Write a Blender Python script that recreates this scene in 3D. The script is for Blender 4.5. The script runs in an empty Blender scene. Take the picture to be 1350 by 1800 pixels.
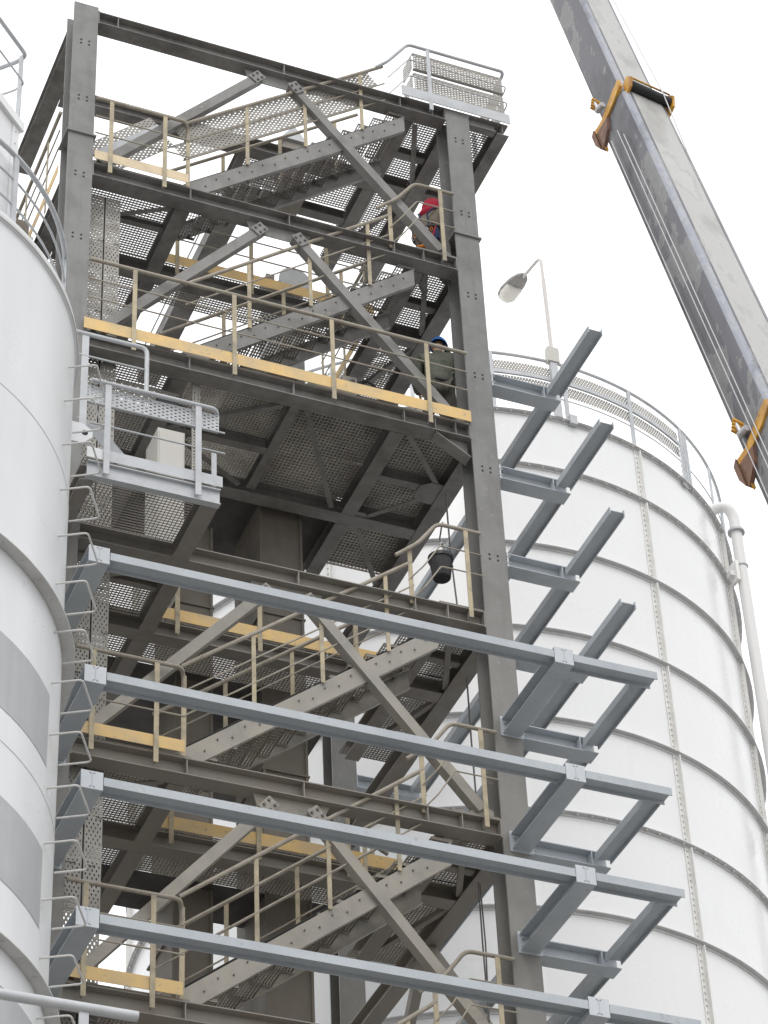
import bpy, bmesh, math, random
from mathutils import Vector, Matrix
random.seed(7)
S = bpy.context.scene
COL = S.collection
R = math.radians

# ------------------------------------------------------------------ camera
cam = bpy.data.cameras.new('camera'); co = bpy.data.objects.new('camera', cam); COL.objects.link(co)
S.camera = co
CAM = Vector((-6.535, -24.0, 1.6))
yaw, pit, rol = R(23.9903), R(39.9764), R(-2.9471)
fwd = Vector((math.sin(yaw)*math.cos(pit), math.cos(yaw)*math.cos(pit), math.sin(pit)))
rgt = Vector((math.cos(yaw), -math.sin(yaw), 0)); upv = rgt.cross(fwd)
r2 = math.cos(rol)*rgt + math.sin(rol)*upv; u2 = -math.sin(rol)*rgt + math.cos(rol)*upv
mw = Matrix((r2, u2, -fwd)).transposed().to_4x4(); mw.translation = CAM
co.matrix_world = mw
cam.sensor_fit = 'VERTICAL'; cam.sensor_height = 24.0; cam.lens = 4981.66/1800*24.0
cam.clip_start = 0.1; cam.clip_end = 3000
S.render.resolution_x = 768; S.render.resolution_y = 1024

# ------------------------------------------------------------------ sky, sun, exposure
W = bpy.data.worlds.new('World'); S.world = W; W.use_nodes = True
nt = W.node_tree; nt.nodes.clear()
out = nt.nodes.new('ShaderNodeOutputWorld'); bg = nt.nodes.new('ShaderNodeBackground')
sky = nt.nodes.new('ShaderNodeTexSky'); sky.sky_type = 'NISHITA'; sky.sun_disc = False
sky.sun_elevation = R(52); sky.sun_rotation = R(200)
tc = nt.nodes.new('ShaderNodeTexCoord'); sep = nt.nodes.new('ShaderNodeSeparateXYZ')
nt.links.new(tc.outputs['Generated'], sep.inputs[0])
ramp = nt.nodes.new('ShaderNodeMapRange'); ramp.inputs['From Min'].default_value = -0.05; ramp.inputs['From Max'].default_value = 1.0
ramp.inputs['To Min'].default_value = 14.5; ramp.inputs['To Max'].default_value = 16.0
nt.links.new(sep.outputs['Z'], ramp.inputs['Value'])
cl = nt.nodes.new('ShaderNodeMixRGB'); cl.blend_type = 'MULTIPLY'; cl.inputs['Fac'].default_value = 1.0
cl.inputs['Color2'].default_value = (0.985, 0.99, 1.0, 1)
nt.links.new(ramp.outputs[0], cl.inputs['Color1'])
mx = nt.nodes.new('ShaderNodeMixRGB'); mx.inputs['Fac'].default_value = 0.93
nt.links.new(sky.outputs[0], mx.inputs['Color1']); nt.links.new(cl.outputs[0], mx.inputs['Color2'])
nt.links.new(mx.outputs[0], bg.inputs['Color']); bg.inputs['Strength'].default_value = 0.1
nt.links.new(bg.outputs[0], out.inputs[0])
sl = bpy.data.lights.new('sun', 'SUN'); sl.energy = 1.0; sl.angle = R(25); sl.color = (1.0, 0.97, 0.93)
so = bpy.data.objects.new('sun', sl); COL.objects.link(so); so.location = (0, -30, 60)
so.rotation_euler = (R(38), 0, R(-20))
vs = S.view_settings; vs.view_transform = 'Standard'; vs.look = 'None'; vs.exposure = 0.0; vs.gamma = 1.0; vs.use_curve_mapping = False

# ------------------------------------------------------------------ materials
def material(name, base, rough=0.6, metal=0.0, dark=None, dust=None, wear=None, scale=3.0, amt=0.5, dust_amt=0.6, bump=0.15, streak=0.0, lowdust=None, spec=0.4, coat=0.0, vshade=0.0):
    m = bpy.data.materials.new(name); m.use_nodes = True
    t = m.node_tree; N = t.nodes; L = t.links; b = N['Principled BSDF']
    b.inputs['Roughness'].default_value = rough; b.inputs['Metallic'].default_value = metal
    b.inputs['Specular IOR Level'].default_value = spec
    if coat: b.inputs['Coat Weight'].default_value = coat; b.inputs['Coat Roughness'].default_value = 0.12
    geo = N.new('ShaderNodeNewGeometry')
    cur = None
    def rgb(c):
        n = N.new('ShaderNodeRGB'); n.outputs[0].default_value = (*c, 1); return n.outputs[0]
    def noise(sc, det=6, stretch=(1, 1, 1), rg=0.6):
        mp = N.new('ShaderNodeMapping'); mp.inputs['Scale'].default_value = stretch
        L.new(geo.outputs['Position'], mp.inputs['Vector'])
        n = N.new('ShaderNodeTexNoise'); n.inputs['Scale'].default_value = sc; n.inputs['Detail'].default_value = det
        n.inputs['Roughness'].default_value = rg
        L.new(mp.outputs[0], n.inputs['Vector']); return n.outputs['Fac']
    def rmp(v, a, c, lo=0., hi=1.):
        n = N.new('ShaderNodeMapRange'); n.inputs['From Min'].default_value = a; n.inputs['From Max'].default_value = c
        n.inputs['To Min'].default_value = lo; n.inputs['To Max'].default_value = hi
        L.new(v, n.inputs['Value']); return n.outputs[0]
    def mix(f, a, c):
        n = N.new('ShaderNodeMixRGB'); L.new(f, n.inputs['Fac']); L.new(a, n.inputs['Color1']); L.new(c, n.inputs['Color2']); return n.outputs[0]
    def mul(a, c):
        n = N.new('ShaderNodeMath'); n.operation = 'MULTIPLY'; L.new(a, n.inputs[0]); L.new(c, n.inputs[1]); return n.outputs[0]
    cur = rgb(base)
    if dark is not None:
        cur = mix(rmp(noise(scale), 0.42, 0.68, 0, amt), cur, rgb(dark))
    if streak:
        cur = mix(rmp(noise(9, 4, (1, 1, 0.08)), 0.5, 0.75, 0, streak), cur, rgb(dark or (.2, .2, .2)))
    if vshade:  # vertical bands paint in the soft shading of curved sheets
        cur = mix(rmp(noise(1.3, 3, (1, 1, 0.05)), 0.42, 0.70, 0, vshade), cur, rgb(dark))
    if lowdust is not None:
        sp = N.new('ShaderNodeSeparateXYZ'); L.new(geo.outputs['Position'], sp.inputs[0])
        f = mul(rmp(sp.outputs['Z'], 26.0, 20.0, 0, 0.75), rmp(noise(2.2), 0.3, 0.6, 0.35, 1.0))
        cur = mix(f, cur, rgb(lowdust))
    if dust is not None:
        sp2 = N.new('ShaderNodeSeparateXYZ'); L.new(geo.outputs['Normal'], sp2.inputs[0])
        f = mul(rmp(sp2.outputs['Z'], 0.2, 0.8, 0, dust_amt), rmp(noise(5), 0.3, 0.6, 0.5, 1.0))
        cur = mix(f, cur, rgb(dust))
    if wear is not None:
        cur = mix(rmp(noise(14, 8), 0.62, 0.70, 0, 0.8), cur, rgb(wear))
    L.new(cur, b.inputs['Base Color'])
    rr = rmp(noise(scale*2), 0.3, 0.7, max(0.05, rough-0.12), min(1, rough+0.12)); L.new(rr, b.inputs['Roughness'])
    if bump:
        bn = N.new('ShaderNodeBump'); bn.inputs['Strength'].default_value = bump; bn.inputs['Distance'].default_value = 0.01
        L.new(noise(40, 6), bn.inputs['Height']); L.new(bn.outputs[0], b.inputs['Normal'])
    return m

M = {}
M['old'] = material('weathered_steel', (.24, .231, .222), .65, .0, dark=(.09, .082, .076), dust=(.30, .275, .24), scale=2.2, amt=.65, lowdust=(.33, .295, .245), streak=.35)
M['col'] = material('grey_column_paint', (.225, .225, .22), .55, .0, dark=(.135, .133, .13), scale=1.6, amt=.6, streak=.5, lowdust=(.25, .235, .21), wear=(.33, .33, .33))
M['brace'] = material('brace_paint', (.245, .24, .23), .5, .0, dark=(.14, .135, .125), scale=2.0, amt=.6, dust=(.38, .36, .33), lowdust=(.40, .365, .305), streak=.3, wear=(.33, .31, .28))
M['grate'] = material('galvanised_grating', (.62, .59, .545), .6, 0, dark=(.22, .20, .18), scale=1.1, amt=.7, bump=0, lowdust=(.46, .415, .35))
M['darkplate'] = material('shade_floor_plate', (.11, .10, .095), .7, 0, dark=(.05, .046, .043), scale=1.5, amt=.7)  # near-black colour stands in for shade in the recess below
M['sheet'] = material('dusty_sheet', (.42, .395, .355), .8, 0, dark=(.12, .105, .09), scale=1.6, amt=.7, bump=.1)
M['tread'] = material('tread_grating', (.21, .195, .175), .65, 0, dark=(.10, .09, .08), scale=1.3, amt=.7, bump=0, lowdust=(.31, .28, .235))
M['tray'] = material('galvanised_tray', (.36, .345, .315), .55, .1, dark=(.25, .235, .21), scale=3, amt=.5, bump=.05, streak=.3)
M['rail'] = material('dusty_rail_paint', (.36, .325, .265), .6, 0, dark=(.24, .20, .16), scale=6, amt=.7, dust=(.5, .46, .4))
M['post'] = material('pale_yellow_post', (.47, .40, .27), .6, 0, dark=(.27, .24, .19), scale=5, amt=.85, bump=.08)
M['toe'] = material('yellow_toe_board', (.74, .505, .205), .6, 0, dark=(.52, .42, .27), scale=2.6, amt=.85, wear=(.36, .30, .22), streak=.35, bump=.05)
M['toefade'] = material('faded_toe_board', (.70, .57, .38), .6, 0, dark=(.52, .44, .33), scale=2.5, amt=.8, bump=.05)
M['new'] = material('grey_primer_steel', (.465, .50, .53), .5, .0, dark=(.38, .41, .44), scale=1.8, amt=.6, dust=(.50, .52, .54), dust_amt=.4, bump=.06, streak=.3, wear=(.36, .37, .37))
M['plate'] = material('end_plate_primer', (.57, .60, .63), .5, 0, dark=(.50, .53, .56), scale=2.5, amt=.5, bump=.04)
M['galv'] = material('galvanised_steel', (.50, .515, .53), .5, .15, dark=(.40, .415, .43), scale=4, amt=.6, bump=.04)
M['white'] = material('white_silo_paint', (.735, .745, .755), .36, 0, dark=(.60, .61, .62), scale=.5, amt=.14, bump=0, streak=.16, vshade=.32)
M['stripe'] = material('grey_stripe_paint', (.43, .435, .45), .40, 0, dark=(.33, .335, .35), scale=.8, amt=.4, bump=0, streak=.3, vshade=.4)
M['ringu'] = material('ring_paint', (.62, .615, .60), .55, 0, dark=(.44, .43, .41), scale=3, amt=.5, bump=.05)
M['tank'] = material('enamel_tank', (.765, .77, .775), .3, 0, dark=(.66, .63, .58), scale=.35, amt=.12, bump=0, streak=.12, spec=.5, coat=.25)
M['tankring'] = material('tank_ring_steel', (.64, .64, .64), .6, 0, dark=(.52, .52, .515), scale=5, amt=.6, bump=.08)
M['tankrib'] = material('tank_rib_steel', (.78, .775, .75), .55, 0, dark=(.64, .63, .60), scale=5, amt=.5, bump=.05)
M['bolt'] = material('bolt_steel', (.17, .165, .16), .5, .4, bump=0)
M['hole'] = material('bolt_hole', (.02, .02, .02), .8, bump=0)
M['black'] = material('black_plastic', (.028, .028, .031), .42, 0, dark=(.05, .05, .052), scale=8, amt=.5, bump=.05)
M['rubber'] = material('black_rubber', (.03, .03, .03), .8, 0, bump=.1)
M['cabinet'] = material('cabinet_paint', (.53, .515, .475), .45, 0, dark=(.5, .48, .44), scale=3, amt=.4, bump=.03)
M['shaft'] = material('dusty_casing', (.20, .18, .152), .7, 0, dark=(.12, .105, .09), scale=1.5, amt=.7, streak=.4, lowdust=(.235, .21, .175))
M['duct'] = material('rusty_duct', (.24, .205, .17), .7, 0, dark=(.12, .10, .085), scale=2.5, amt=.7, streak=.4)
M['rope'] = material('rope', (.16, .155, .15), .9, 0, bump=0)
M['boomdark'] = None
M['amber'] = material('amber_paint', (.62, .33, .045), .45, 0, dark=(.26, .12, .05), scale=4, amt=.75, wear=(.18, .10, .06), bump=.08)
M['redbrown'] = material('worn_oxide_paint', (.20, .105, .07), .6, 0, dark=(.09, .06, .05), scale=5, amt=.7, bump=.1)
M['wire'] = material('steel_wire', (.55, .55, .56), .4, .3, bump=0)
M['lampw'] = material('lamp_bowl', (.74, .72, .66), .3, 0, dark=(.6, .57, .5), scale=6, amt=.4, bump=0)
M['lampg'] = material('lamp_housing', (.30, .285, .275), .5, 0, bump=0)
M['pole'] = material('lamp_pole', (.62, .585, .56), .5, 0, bump=0)
M['pipe'] = material('white_pipe', (.70, .695, .685), .4, 0, dark=(.7, .69, .67), scale=2, amt=.4, bump=.02)
M['jacket'] = material('green_jacket', (.12, .128, .10), .85, 0, dark=(.06, .067, .05), scale=9, amt=.7, bump=.5)
M['jacketdark'] = material('dark_jacket_sleeve', (.05, .057, .052), .85, 0, dark=(.03, .034, .03), scale=9, amt=.7, bump=.5)
M['trouser'] = material('work_trousers', (.115, .108, .09), .9, 0, dark=(.065, .06, .05), scale=9, amt=.7, bump=.5)
M['red'] = material('red_hood_cloth', (.52, .03, .06), .8, 0, dark=(.36, .02, .045), scale=8, amt=.6, bump=.4)
M['tan'] = material('tan_work_cloth', (.21, .18, .14), .9, 0, dark=(.12, .10, .08), scale=8, amt=.7, bump=.5)
M['skin'] = material('skin', (.50, .30, .21), .55, 0, bump=0)
M['blue'] = material('blue_helmet', (.03, .17, .55), .3, 0, bump=0, coat=.3)
M['orange'] = material('orange_strap', (.66, .22, .03), .7, 0, bump=0)
M['boot'] = material('work_boot', (.05, .042, .035), .7, 0, bump=.1)
M['navy'] = material('navy_cloth', (.03, .045, .11), .85, 0, bump=.3)
M['hair'] = material('dark_hair', (.03, .02, .015), .8, 0, bump=.2)
M['pulley'] = material('pulley_grey', (.46, .47, .46), .5, .1, dark=(.30, .30, .29), scale=5, amt=.6, bump=.05)
M['drum'] = material('drum_grey', (.27, .25, .22), .6, .1, dark=(.17, .155, .135), scale=4, amt=.6, bump=.08)
M['boxw'] = material('housing_paint', (.78, .785, .79), .4, 0, dark=(.68, .685, .69), scale=1.2, amt=.5, bump=.03)
M['glow'] = material('translucent_sheet', (.78, .62, .36), .5, 0, dark=(.62, .70, .80), scale=1.2, amt=.9, bump=.02)

def boom_material(name, a, b_, c, sc, speck):
    m = bpy.data.materials.new(name); m.use_nodes = True
    t = m.node_tree; N = t.nodes; L = t.links; p = N['Principled BSDF']; p.inputs['Roughness'].default_value = .4
    tc = N.new('ShaderNodeTexCoord'); mp = N.new('ShaderNodeMapping'); mp.inputs['Scale'].default_value = (1, 1, .42)
    L.new(tc.outputs['Object'], mp.inputs['Vector'])
    n = N.new('ShaderNodeTexNoise'); n.inputs['Scale'].default_value = sc; n.inputs['Detail'].default_value = 9; n.inputs['Roughness'].default_value = .62
    L.new(mp.outputs[0], n.inputs['Vector'])
    r = N.new('ShaderNodeValToRGB'); e = r.color_ramp.elements
    e[0].position = .36; e[0].color = (*b_, 1); e[1].position = .62; e[1].color = (*c, 1)
    x = e.new(.455); x.color = (*a, 1); x = e.new(.525); x.color = (*a, 1); x = e.new(.537); x.color = (*c, 1); x = e.new(.575); x.color = (*[q*.8 for q in c], 1)
    L.new(n.outputs['Fac'], r.inputs['Fac'])
    n2 = N.new('ShaderNodeTexNoise'); n2.inputs['Scale'].default_value = sc*6; n2.inputs['Detail'].default_value = 6
    L.new(mp.outputs[0], n2.inputs['Vector'])
    mr = N.new('ShaderNodeMapRange'); mr.inputs['From Min'].default_value = .66; mr.inputs['From Max'].default_value = .70; mr.inputs['To Max'].default_value = speck
    L.new(n2.outputs['Fac'], mr.inputs['Value'])
    mxx = N.new('ShaderNodeMixRGB'); mxx.inputs['Color2'].default_value = (c[0]*1.5, c[1]*1.5, c[2]*1.45, 1)
    L.new(mr.outputs[0], mxx.inputs['Fac']); L.new(r.outputs[0], mxx.inputs['Color1'])
    L.new(mxx.outputs[0], p.inputs['Base Color'])
    bn = N.new('ShaderNodeBump'); bn.inputs['Strength'].default_value = .1; bn.inputs['Distance'].default_value = .01
    L.new(n2.outputs['Fac'], bn.inputs['Height']); L.new(bn.outputs[0], p.inputs['Normal'])
    return m
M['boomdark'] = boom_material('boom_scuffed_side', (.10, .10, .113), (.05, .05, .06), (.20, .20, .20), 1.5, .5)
M['boomlilac'] = boom_material('boom_underside_shade', (.21, .205, .22), (.17, .165, .18), (.24, .235, .245), 2.5, 0)  # lilac tone paints the shading of the rounded lower-left side
M['boomedge'] = boom_material('boom_edge_highlight', (.27, .285, .33), (.15, .155, .18), (.33, .345, .38), 2.6, .3)  # light-blue highlight painted on the rounded edge, with scuff patches
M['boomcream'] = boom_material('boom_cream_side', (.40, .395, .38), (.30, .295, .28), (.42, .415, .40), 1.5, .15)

# ------------------------------------------------------------------ object helpers
def thing(name, label, cat, loc=(0, 0, 0), group=None):
    o = bpy.data.objects.new(name, None); COL.objects.link(o); o.location = loc
    o.empty_display_size = .2
    o['label'] = label; o['category'] = cat
    if group: o['group'] = group
    return o
def wloc(o):
    v = Vector(o.location)
    return v + wloc(o.parent) if o.parent else v
def tag(o, label, cat, group=None):
    o['label'] = label; o['category'] = cat
    if group: o['group'] = group
    return o

class MB:
    def __init__(s): s.v = []; s.f = []
    def add(s, vs, fs):
        n = len(s.v); s.v += [tuple(x) for x in vs]; s.f += [tuple(i+n for i in f) for f in fs]; return s
    def frame(s, o, ax, ay, az):
        # box from a corner frame: o centre, half-vectors
        o, ax, ay, az = map(Vector, (o, ax, ay, az))
        vs = [o + i*ax + j*ay + k*az for i in (-1, 1) for j in (-1, 1) for k in (-1, 1)]
        return s.add(vs, [(0, 1, 3, 2), (4, 6, 7, 5), (0, 4, 5, 1), (2, 3, 7, 6), (0, 2, 6, 4), (1, 5, 7, 3)])
    def box(s, x0, x1, y0, y1, z0, z1):
        return s.frame(((x0+x1)/2, (y0+y1)/2, (z0+z1)/2), ((x1-x0)/2, 0, 0), (0, (y1-y0)/2, 0), (0, 0, (z1-z0)/2))
    def bar(s, p0, p1, w, h, up=(0, 0, 1)):
        p0, p1, up = Vector(p0), Vector(p1), Vector(up); d = p1-p0
        sd = d.cross(up)
        if sd.length < 1e-6: sd = d.cross(Vector((1, 0, 0)))
        sd.normalize(); u = sd.cross(d).normalized()
        return s.frame((p0+p1)/2, d/2, sd*w/2, u*h/2)
    def prism(s, prof, p0, p1, up=(0, 0, 1)):
        # closed profile (side, up) swept from p0 to p1
        p0, p1, up = Vector(p0), Vector(p1), Vector(up); d = (p1-p0).normalized()
        sd = d.cross(up)
        if sd.length < 1e-6: sd = d.cross(Vector((1, 0, 0)))
        sd.normalize(); u = sd.cross(d).normalized(); n = len(prof)
        vs = [p0 + a*sd + b*u for a, b in prof] + [p1 + a*sd + b*u for a, b in prof]
        fs = [(i, (i+1) % n, n+(i+1) % n, n+i) for i in range(n)]
        fs += [tuple(range(n-1, -1, -1)), tuple(range(n, 2*n))]
        return s.add(vs, fs)
    def plate(s, pts, nrm):
        # flat polygon extruded by vector nrm
        nrm = Vector(nrm); n = len(pts); a = [Vector(p) for p in pts]
        vs = a + [p+nrm for p in a]
        fs = [(i, (i+1) % n, n+(i+1) % n, n+i) for i in range(n)] + [tuple(range(n-1, -1, -1)), tuple(range(n, 2*n))]
        return s.add(vs, fs)
    def tube(s, pts, r, seg=10, bend=0.0, closed=False, caps=True):
        P = [Vector(p) for p in pts]
        if bend and len(P) > 2:
            Q = [P[0]]
            for i in range(1, len(P)-1):
                a, b, c = P[i-1], P[i], P[i+1]
                k = min(bend, (b-a).length*.49, (c-b).length*.49)
                s0 = b + (a-b).normalized()*k; s1 = b + (c-b).normalized()*k
                for t in (0, .25, .5, .75, 1): Q.append((1-t)**2*s0 + 2*t*(1-t)*b + t*t*s1)
            Q.append(P[-1]); P = Q
        n = len(P); base = len(s.v); ref = None
        for i in range(n):
            if closed: d = P[(i+1) % n]-P[i-1]
            else: d = P[min(i+1, n-1)]-P[max(i-1, 0)]
            d.normalize()
            if ref is None:
                ref = d.cross(Vector((0, 0, 1)))
                if ref.length < 1e-3: ref = d.cross(Vector((1, 0, 0)))
            else: ref = ref - d*ref.dot(d)
            ref.normalize(); o = d.cross(ref)
            rr = r[i] if isinstance(r, (list, tuple)) else r
            for k in range(seg):
                a = 2*math.pi*k/seg; s.v.append(tuple(P[i] + rr*(math.cos(a)*ref + math.sin(a)*o)))
        m = n if closed else n-1
        for i in range(m):
            for k in range(seg):
                j = (i+1) % n
                s.f.append((base+i*seg+k, base+i*seg+(k+1) % seg, base+j*seg+(k+1) % seg, base+j*seg+k))
        if caps and not closed:
            s.f.append(tuple(base+k for k in range(seg-1, -1, -1))); s.f.append(tuple(base+(n-1)*seg+k for k in range(seg)))
        return s
    def lathe(s, prof, c, seg=48, a0=0, a1=2*math.pi):
        # prof: list (r,z); open or full turn
        full = abs(a1-a0-2*math.pi) < 1e-6; base = len(s.v); n = len(prof); m = seg if full else seg+1
        for k in range(m):
            a = a0+(a1-a0)*k/seg
            for r, z in prof: s.v.append((c[0]+r*math.cos(a), c[1]+r*math.sin(a), c[2]+z))
        for k in range(seg):
            k2 = (k+1) % m
            for i in range(n-1): s.f.append((base+k*n+i, base+k2*n+i, base+k2*n+i+1, base+k*n+i+1))
        return s
    def build(s, name, mat, parent=None, smooth=False, kind=None, origin=None, bevel=0):
        v = s.v
        if not v: return None
        if origin is None:
            o = Vector((sum(p[0] for p in v)/len(v), sum(p[1] for p in v)/len(v), sum(p[2] for p in v)/len(v)))
        else: o = Vector(origin)
        me = bpy.data.meshes.new(name); me.from_pydata([(p[0]-o[0], p[1]-o[1], p[2]-o[2]) for p in v], [], s.f)
        bm = bmesh.new(); bm.from_mesh(me); bmesh.ops.recalc_face_normals(bm, faces=bm.faces); bm.to_mesh(me); bm.free()
        if smooth:
            me.polygons.foreach_set('use_smooth', [True]*len(me.polygons))
            try: me.set_sharp_from_angle(angle=R(40))
            except Exception: pass
        me.materials.append(mat); me.update()
        ob = bpy.data.objects.new(name, me); COL.objects.link(ob)
        if parent is not None: ob.parent = parent; ob.location = o - wloc(parent)
        else: ob.location = o
        if kind: ob['kind'] = kind
        return ob
def copy_to(src, parent, shift):
    c = src.copy(); COL.objects.link(c); c.parent = parent
    c.location = (wloc(src) + Vector(shift)) - wloc(parent)
    return c

def iprof(h, b, tf=.013, tw=.009):
    H, B, w = h/2, b/2, tw/2
    return [(-B, -H), (B, -H), (B, -H+tf), (w, -H+tf), (w, H-tf), (B, H-tf), (B, H), (-B, H), (-B, H-tf), (-w, H-tf), (-w, -H+tf), (-B, -H+tf)]
def ibeam(name, parent, p0, p1, h, b, mat, up=(0, 0, 1), tf=.013, tw=.009):
    return MB().prism(iprof(h, b, tf, tw), p0, p1, up).build(name, mat, parent)
def uprof(h, b, t=.01, sgn=1):
    H = h/2; return [(0, -H), (sgn*b, -H), (sgn*b, -H+t), (sgn*t, -H+t), (sgn*t, H-t), (sgn*b, H-t), (sgn*b, H), (0, H)]
def lprof(a, t=.009): return [(0, 0), (a, 0), (a, t), (t, t), (t, a), (0, a)]

def grate_mb(mb, x0, x1, y0, y1, zt, pitch=.043, h=.020, t=.0085, pc=None, hx=None):
    pc = pc or pitch
    nx = max(1, int(round((x1-x0)/pc))); ny = max(1, int(round((y1-y0)/pitch)))
    for j in range(ny+1):
        y = y0+(y1-y0)*j/ny; mb.box(x0, x1, y-t/2, y+t/2, zt-(hx or h), zt)
    for i in range(nx+1):
        x = x0+(x1-x0)*i/nx; mb.box(x-t/2, x+t/2, y0, y1, zt-h*.8, zt-.003)
    return mb

def perforated(mb, o, u, v, nu, nv, cell=.045, hu=.018, hv=.026, stag=True, lip=None):
    # sheet with real slots: nu cells along u (width), nv along v (length)
    o, u, v = Vector(o), Vector(u).normalized(), Vector(v).normalized()
    def quad(a0, a1, b0, b1):
        n = len(mb.v)
        for a, b in ((a0, b0), (a1, b0), (a1, b1), (a0, b1)): mb.v.append(tuple(o+a*u+b*v))
        mb.f.append((n, n+1, n+2, n+3))
    Wd = nu*cell
    for j in range(nv):
        b0, b1 = j*cell, (j+1)*cell; m0, m1 = b0+(cell-hv)/2, b0+(cell+hv)/2
        quad(0, Wd, b0, m0); quad(0, Wd, m1, b1)
        off = cell/2 if (stag and j % 2) else 0
        edges = [0]
        k = 0
        while True:
            c = off+cell*(k+.5)
            if c+hu/2 > Wd-.006: break
            edges += [c-hu/2, c+hu/2]; k += 1
        edges.append(Wd)
        for i in range(0, len(edges), 2): quad(edges[i], edges[i+1], m0, m1)
    L_ = nv*cell
    if lip is not None:
        lip = Vector(lip)
        for a in (0, Wd):
            n = len(mb.v); p = o+a*u
            for q in (p, p+v*L_, p+v*L_+lip, p+lip): mb.v.append(tuple(q))
            mb.f.append((n, n+1, n+2, n+3))
    return mb

# ------------------------------------------------------------------ ground
g = MB().box(-600, 600, -400, 800, -.3, 0).build('ground', material('concrete_yard', (.22, .215, .205), .85, 0, dark=(.16, .155, .15), scale=.4, amt=.6), None)
g['kind'] = 'structure'

# ------------------------------------------------------------------ the old steel tower
ZF = {0: 31.38, 1: 28.43, 2: 25.45, 3: 22.45, 4: 19.47, 5: 16.45, 6: 13.45, 7: 10.45, 8: 7.45, 9: 4.45}
BT = {k: z-.03 for k, z in ZF.items()}
HB = .22
tower = thing('steel_tower', 'tall open steel frame tower of weathered grey girders beside the white silo', 'tower', (2.85, 2.6, 0))
def boltholes(x0, x1, zs):
    mb = MB()
    for z in zs:
        for dx in (-.055, .055):
            for dz in (-.035, .035): mb.box((x0+x1)/2+dx-.012, (x0+x1)/2+dx+.012, -.004, .01, z+dz-.012, z+dz+.012)
    return mb
def column(x0, x1, y0, y1, ztop, holes=None, strengthen=True):
    c = ibeam('column', tower, ((x0+x1)/2, (y0+y1)/2, 0), ((x0+x1)/2, (y0+y1)/2, ztop), y1-y0, x1-x0, M['col'], up=(0, 1, 0), tf=.022, tw=.014)
    if holes: boltholes(x0, x1, holes).build('bolt_hole', M['hole'], c, kind='stuff')
    return c
ZB = {'A': 26.22, 'B': 24.64, 'C': 23.22, 'D': 21.82, 'F': 20.65, 'G': 19.06, 'H': 17.745, 'I': 16.15, 'J': 14.75}
hz = [30.6, 29.3, 27.9] + [z+.1 for k, z in ZB.items() if k in 'ABC']
cl_ = column(0, .335, 0, .34, 31.42, [30.65, 29.55, 28.12, 27.0])
cr_ = column(5.40, 5.75, 0, .34, 31.36, [30.75, 29.3, 27.75] + [26.31, 24.72, 23.3])
column(0, .335, 4.95, 5.29, 25.4); column(5.40, 5.75, 4.95, 5.29, 25.4)
for x0, x1 in ((0, .335), (5.40, 5.75)):
    MB().box(x0-.03, x1+.03, -.028, .37, 28.86, 28.885).build('splice_plate', M['col'], tower)
MB().plate([(5.397, .17, 29.0), (5.397, .17, 28.44), (5.10, .17, 28.44), (5.14, .17, 28.52)], (0, .012, 0)).build('gusset_plate', M['old'], tower)
# front beams, stiffeners
def stiff(xs, z, y=.11):
    for x in xs: MB().box(x-.006, x+.006, y-.105, y-.006, z-HB+.012, z-.012).build('stiffener', M['old'], tower)
for k in range(0, 10):
    z = BT[k]
    ibeam('floor_beam', tower, (.34, .115, z-HB/2), (5.395, .115, z-HB/2), HB, .22, M['old'])
    stiff((1.66, 3.02, 4.5, 4.92, 5.2) if k else (.62, 3.0, 4.72, 5.2), z, .115)
    # bolted end plates
    for x in (.345, 5.39):
        e = MB().box(x-.008, x+.008, .0, .225, z-HB-.02, z+.01).build('end_plate', M['old'], tower)
# L2 knee bracket at the right end
MB().plate([(4.92, .11, 25.198), (5.39, .11, 25.198), (5.39, .11, 24.90)], (0, .012, 0)).bar((4.93, .115, 25.185), (5.39, .115, 24.895), .18, .014).build('knee_brace', M['old'], tower)
# side and rear beams
for k in range(0, 10):
    z = BT[k]
    yb = 3.4 if k < 2 else 4.94
    yg = 3.1 if k > 2 else 3.4
    ibeam('edge_beam', tower, (5.56, .345, z-HB/2), (5.56, yb, z-HB/2), HB, .22, M['old'])
    ibeam('edge_beam', tower, (.15, .345, z-HB/2), (.15, yb if k else 3.0, z-HB/2), HB, .22, M['old'])
    if k in (2, 5, 7): ibeam('floor_beam', tower, (.34, 5.12, z-HB/2), (5.395, 5.12, z-HB/2), HB, .22, M['old'])
    # back beam of the stair opening and the cross beams
    yk = 2.03 if k == 2 else 1.53
    ibeam('cross_beam', tower, (.27, yk, z-HB/2-.005), (5.44, yk, z-HB/2-.005), HB-.01, .2, M['old'])
    gx = 4.49 if k == 2 else 4.90
    for xg in ((1.62, gx) if k else (gx,)):
        ibeam('landing_girder', tower, (xg, .235, z-HB/2-.003), (xg, yk-.105, z-HB/2-.003), HB-.006, .19, M['old'])
        ibeam('landing_girder', tower, (xg, yk+.105, z-HB/2-.003), (xg, yg, z-HB/2-.003), HB-.006, .19, M['old'])
    if k in (2,):
        ibeam('landing_girder', tower, (3.14, .235, z-.09), (3.14, 1.92, z-.09), .15, .12, M['old'])
        ibeam('cross_beam', tower, (4.6, 1.16, z-.1), (5.44, 1.16, z-.1), .16, .12, M['old'])
        ibeam('cross_beam', tower, (1.72, 1.16, z-.1), (3.07, 1.16, z-.1), .16, .12, M['old'])
    else:
        ibeam('cross_beam', tower, (gx+.1, .9, z-.1), (5.44, .9, z-.1), .14, .1, M['old'])
        if k: ibeam('cross_beam', tower, (.27, .75, z-.08), (1.52, .75, z-.08), .10, .08, M['old'])
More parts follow.
